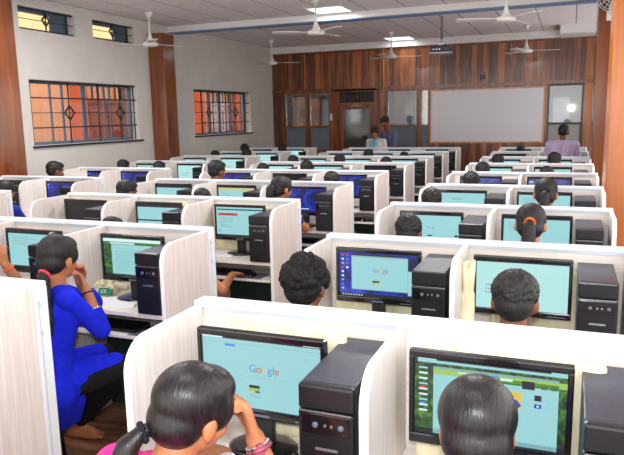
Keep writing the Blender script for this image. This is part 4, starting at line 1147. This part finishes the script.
# ---- woman in profile, fourth row right seat middle block
J5 = {k: T(v) + T((-2.46, 5.26, 0)) for k, v in seatedJ().items()}
J5['head'] = T((-2.42, 5.36, 1.20)); J5['shR'] = T((-2.30, 5.30, .95)); J5['elR'] = T((-2.22, 5.42, .83)); J5['wrR'] = T((-2.30, 5.64, .82)); J5['neckb'] = T((-2.45, 5.30, 1.02))
hc = J5['head']; R = rotm(.45, .2)
person('person in profile with dark hair tied back, right seat, fourth row, middle block', (0, 0, 0), 0, J5, R, 'skin', 'navy_kurta', 'short', 'black_leggings', 'pony', 'hair', .009, .006,
       tail=tail_of(hc, R, [((0, -.09, .0), .03), ((0, -.125, -.02), .045), ((0, -.13, -.07), .04), ((0, -.12, -.16), .02)]), tie=(hc + R @ T((0, -.1, .0)), R @ T((0, -1, -.2)), .028, 'black_tie'))

# ---- man standing in lilac shirt
J6 = standJ()
for k, v in list(J6.items()): J6[k] = T(v)
J6.update(chest=T((0, .07, 1.27)), neckb=T((0, .12, 1.385)), head=T((.01, .19, 1.525)), shL=T((-.185, .07, 1.33)), shR=T((.185, .07, 1.33)), waist=T((0, .03, 1.08)), elL=T((-.25, .15, 1.08)), elR=T((.25, .15, 1.08)), wrL=T((-.19, .36, .97)), wrR=T((.19, .36, .97)))
person('person standing in a lilac shirt, seen from behind, leaning over a desk', (-.11, 10.83, 0), 0, J6, rotm(.05, .35), 'skin2', 'lilac_shirt', 'long', 'grey_trousers', 'short', 'hair', .011, bulk=1.12)
# ---- two people standing at the back
J7 = standJ()
for k, v in list(J7.items()): J7[k] = T(v) * 1.03
J7.update(head=T((0, .12, 1.70)), wrL=T((-.10, .28, 1.12)), wrR=T((.14, .28, 1.10)), elL=T((-.25, .08, 1.16)), elR=T((.26, .06, 1.15)))
person('person standing in a slate blue shirt looking down, at the back', (-3.66, 13.80, 0), 2.6, J7, rotm(0.0, .6), 'skin2', 'slate_shirt', 'long', 'grey_trousers', 'short', 'hair', .011)
J8 = standJ()
for k, v in list(J8.items()): J8[k] = T(v) * .93
J8['head'] = T((0, .09, 1.50))
pc = person('person in cream jacket and cyan scarf standing at the back, head bent', (-3.77, 13.22, 0), 2.9, J8, rotm(-.5, .6), 'skin', 'cream_kurta', 'long', 'black_leggings', 'long', 'hair', .011)
blob('scarf', lambda bm: [p_caps(bm, (-.05, .10, 1.30), .04, (-.03, .13, .95), .06), p_caps(bm, (.05, .10, 1.30), .04, (.03, .13, .95), .06), p_caps(bm, (-.06, .0, 1.345), .045, (.06, .0, 1.345), .045)], 'cyan_scarf', pc, .01, 2)

# ------------------------------------------------------------------ keyboards, mice and desk things
def make_keyboard():
    t = thing('keyboard', 'x', 'keyboard')
    bm = B_(); prism(bm, [(-.075, 0), (.075, 0), (.075, .024), (-.075, .012)], -.22, .22, 'x'); obj('base', bm, 'black', t)
    bm = B_()
    for r_ in range(5):
        for c in range(20):
            if r_ == 0 and 4 <= c <= 8: continue
            x = -.205 + c * .0215; y = -.06 + r_ * .027; z = .0125 + (y + .075) * .08
            box(bm, x - .0085, x + .0085, y - .010, y + .010, z, z + .006)
    box(bm, -.11, -.02, -.07, -.05, .0135, .019)
    obj('keys', bm, 'blackg', t); t.children[-1]['kind'] = 'stuff'
    return t
def make_mouse():
    t = thing('mouse', 'x', 'computer mouse')
    bm = B_(); bmesh.ops.create_uvsphere(bm, u_segments=20, v_segments=12, radius=1, matrix=Matrix.Diagonal((.031, .055, .032, 1)))
    for v in bm.verts:
        if v.co.z < 0: v.co.z = 0
    obj('shell', bm, 'blackg', t, smooth=True)
    bm = B_(); bmesh.ops.create_cone(bm, cap_ends=True, segments=12, radius1=.008, radius2=.008, depth=.006, matrix=Matrix.Translation((0, .032, .026)) @ Matrix.Rotation(PI / 2, 4, 'Y')); obj('scroll_wheel', bm, 'grey', t)
    return t
kb0 = make_keyboard(); ms0 = make_mouse(); first = True
TZ = .6535
for (b, i, s, kx, mx) in (('C', 2, 2, .27, .56), ('C', 3, 2, .25, .52), ('C', 4, 2, .29, .56), ('C', 5, 2, .29, .56), ('C', 6, 2, .29, .56)):
    name, x0, n = BLK[b]; X = x0 + s * SW[b]; Y = ROWY[i]
    k = kb0 if first else dup(kb0, (0, 0, 0)); m = ms0 if first else dup(ms0, (0, 0, 0)); first = False
    k.location = (X + kx, Y - .40, TZ); m.location = (X + mx, Y - .43, TZ + .003)
    k['label'] = 'black keyboard on the pull-out tray, right seat, %s row, middle block' % ORD[i]; k['group'] = 'keyboards'
    m['label'] = 'black mouse on the pull-out tray, right seat, %s row, middle block' % ORD[i]; m['group'] = 'mice'
    bm = B_(); box(bm, -.10, .10, -.085, .085, 0, .0025, 0, .001); o = obj('mouse_pad', bm, 'grey'); o.location = (X + mx, Y - .42, TZ + .0003)
    tag(o, 'grey mouse pad under the mouse, right seat, %s row, middle block' % ORD[i], 'mouse pad', 'mouse pads')

def wavy(name, poly_w, poly_d, loc, rz, m, label, cat, thick=.0015, amp=.0, seed=0, n=8):
    rr = random.Random(seed); bm = B_()
    g = [[bm.verts.new((poly_w * (a / n - .5), poly_d * (b / n - .5), thick + amp * (rr.random()))) for b in range(n + 1)] for a in range(n + 1)]
    h = [[bm.verts.new((poly_w * (a / n - .5), poly_d * (b / n - .5), 0)) for b in range(n + 1)] for a in range(n + 1)]
    for a in range(n):
        for b in range(n):
            bm.faces.new([g[a][b], g[a + 1][b], g[a + 1][b + 1], g[a][b + 1]]); bm.faces.new([h[a][b], h[a][b + 1], h[a + 1][b + 1], h[a + 1][b]])
    for a in range(n):
        bm.faces.new([g[a][0], h[a][0], h[a + 1][0], g[a + 1][0]]); bm.faces.new([g[a][n], g[a + 1][n], h[a + 1][n], h[a][n]])
        bm.faces.new([g[0][a], g[0][a + 1], h[0][a + 1], h[0][a]]); bm.faces.new([g[n][a], h[n][a], h[n][a + 1], g[n][a + 1]])
    o = obj(name, bm, m, None, loc, (0, 0, rz)); tag(o, label, cat); return o
Z0 = DT + .001
wavy('notebook', .30, .21, (-2.46, 3.00, Z0), .35, 'paper', 'white open notebook on the desk in front of the person in blue', 'notebook', .006, .003, 1)
wavy('paper_sheet', .28, .20, (-2.56, 4.40, Z0), .2, 'paper', 'white papers on the desk before the red-bannered monitor', 'paper', .004, .004, 2)
wavy('notebook', .24, .20, (-1.06, 1.62, Z0), .1, 'paper', 'white notebook on the front left desk beside the fist-propped elbow', 'notebook', .005, .002, 3)
def pen(p0, p1, m, label):
    p0, p1 = T(p0), T(p1); t = thing('pen', label, 'pen', p0)
    d = p1 - p0
    bm = B_(); tube(bm, [d * 0.05, d * .75], .0045, 8); obj('barrel', bm, m, t)
    bm = B_(); tube(bm, [d * .75, d], .0055, 8); obj('pen_cap', bm, m, t)
    bm = B_(); tube(bm, [Vector((0, 0, 0)), d * .05], .0018, 6); obj('tip', bm, 'silver', t)
MT['penblue'] = mat('blue_pen_plastic', srgb(30, 60, 210), 0.3)
pen((-2.425, 3.03, Z0 + .016), (-2.385, 3.16, Z0 + .016), 'penblue', 'blue pen lying on the open notebook by the person in blue')
pen((-.86, 1.68, Z0 + .006), (-.755, 1.745, Z0 + .006), 'black', 'dark pen on the front left desk near the monitor foot')

def dust_cover(loc, W, D, H, label, seed, lean=0, slump=0.0):
    """soft cream cloth bunched behind a monitor"""
    rr = random.Random(seed)
    def b(bm):
        n = 24
        for k in range(n):
            x = -W / 2 + W * k / (n - 1); h = H * (1 - .02 * rr.random() - .04 * math.sin(k * .9 + seed) ** 2) - slump * abs(x) * 2
            p_caps(bm, (x, rr.uniform(-.004, .004), .014), D / 2 * rr.uniform(.8, 1.1), (x + lean * h, rr.uniform(-.004, .004), h), D / 2 * rr.uniform(.6, .9), seg=8)
    o = blob('dust_cover', b, 'cream', None, .008, 1); o.location = loc
    tag(o, label, 'cloth'); return o
def mx(b, s): return BLK[b][1] + s * SW[b] + .333
for b, i, s, W, dx in (('D', 1, 1, .50, -.01), ('D', 1, 0, .34, .06), ('D', 2, 0, .48, -.01), ('C', 3, 0, .48, -.03), ('C', 3, 1, .48, -.03), ('C', 3, 2, .50, -.03), ('D', 2, 1, .36, -.0)):
    dust_cover((mx(b, s) + dx, ROWY[i] - .125, Z0 + .002), W, .05, .36 if (b, i) != ('D', 2) else .31, 'cream cloth dust cover bunched behind the monitor, %s seat, %s row, %s' % (SEAT[BLK[b][2]][s], ORD[i], BLK[b][0]), i * 7 + s)
def bunch(bm):
    rr = random.Random(5)
    for k in range(14):
        a = rr.uniform(0, 2 * PI); p = Vector((.018 * math.cos(a), .018 * math.sin(a), 0))
        p_caps(bm, p + Vector((0, 0, .02)), .018, p * .7 + Vector((rr.uniform(-.01, .01), 0, .20)), .014, seg=8); p_caps(bm, p * .7 + Vector((0, 0, .20)), .014, p * 1.3 + Vector((0, 0, .34 + rr.uniform(-.02, .02))), .012, seg=8)
o = blob('dust_cover', bunch, 'cream', None, .006, 1); o.location = (-.425, ROWY[2] - .27, Z0 + .002); tag(o, 'cream cloth bunched upright left of the monitor, right seat, second row', 'cloth')
def pile(bm):
    rr = random.Random(9)
    for k in range(16):
        a = rr.uniform(0, 2 * PI); p_caps(bm, (rr.uniform(-.09, .09), rr.uniform(-.07, .07), .022), rr.uniform(.018, .03), (rr.uniform(-.15, .15), rr.uniform(-.1, .1), rr.uniform(.04, .10)), rr.uniform(.012, .02), seg=8)
cb = thing('cloth_bag', 'crumpled cream cloth bag with green print beside the monitor of the person in blue', 'bag', (-2.665, 3.20, Z0))
blob('cloth', pile, 'cream', cb, .006, 2)
bm = B_(); box(bm, -.045, .045, -.004, .004, 0, .045, 0, .002); write(bm, 'CS', -.03, .012, .03, -.0045, [1]); o = obj('printed_patch', bm, ['greentag', 'paper'], cb, (.075, -.115, .012), (-.5, 0, .3))
# cables by the monitors
def cable(pts, label):
    bm = B_(); n = []
    P = [T(p) for p in pts]
    for k in range(len(P) - 1):
        for j in range(6):
            t_ = j / 6; p0 = P[max(k - 1, 0)]; p1, p2 = P[k], P[k + 1]; p3 = P[min(k + 2, len(P) - 1)]
            n.append(.5 * ((2 * p1) + (p2 - p0) * t_ + (2 * p0 - 5 * p1 + 4 * p2 - p3) * t_ ** 2 + (3 * p1 - p0 - 3 * p2 + p3) * t_ ** 3))
    n.append(P[-1]); tube(bm, n, .0035, 6); tag(obj('cable', bm, 'black', smooth=True), label, 'cable')
cable([(-.69, 1.80, .80), (-.64, 1.86, .785), (-.60, 1.90, .785)], 'black cable between monitor and tower, front row left seat')
cable([(.10, 1.70, .79), (.16, 1.72, .785), (.17, 1.85, .785)], 'black cable on the desk, front row right seat')
cable([(-.78, 3.10, .80), (-.68, 3.00, .785), (-.66, 3.16, .785), (-.64, 3.25, .785)], 'black cable looping under the monitor, left seat, second row')
cable([(-.02, 3.0, .785), (.08, 3.1, .785), (.10, 2.95, .785), (.12, 3.2, .785)], 'black cable on the desk, right seat, second row')
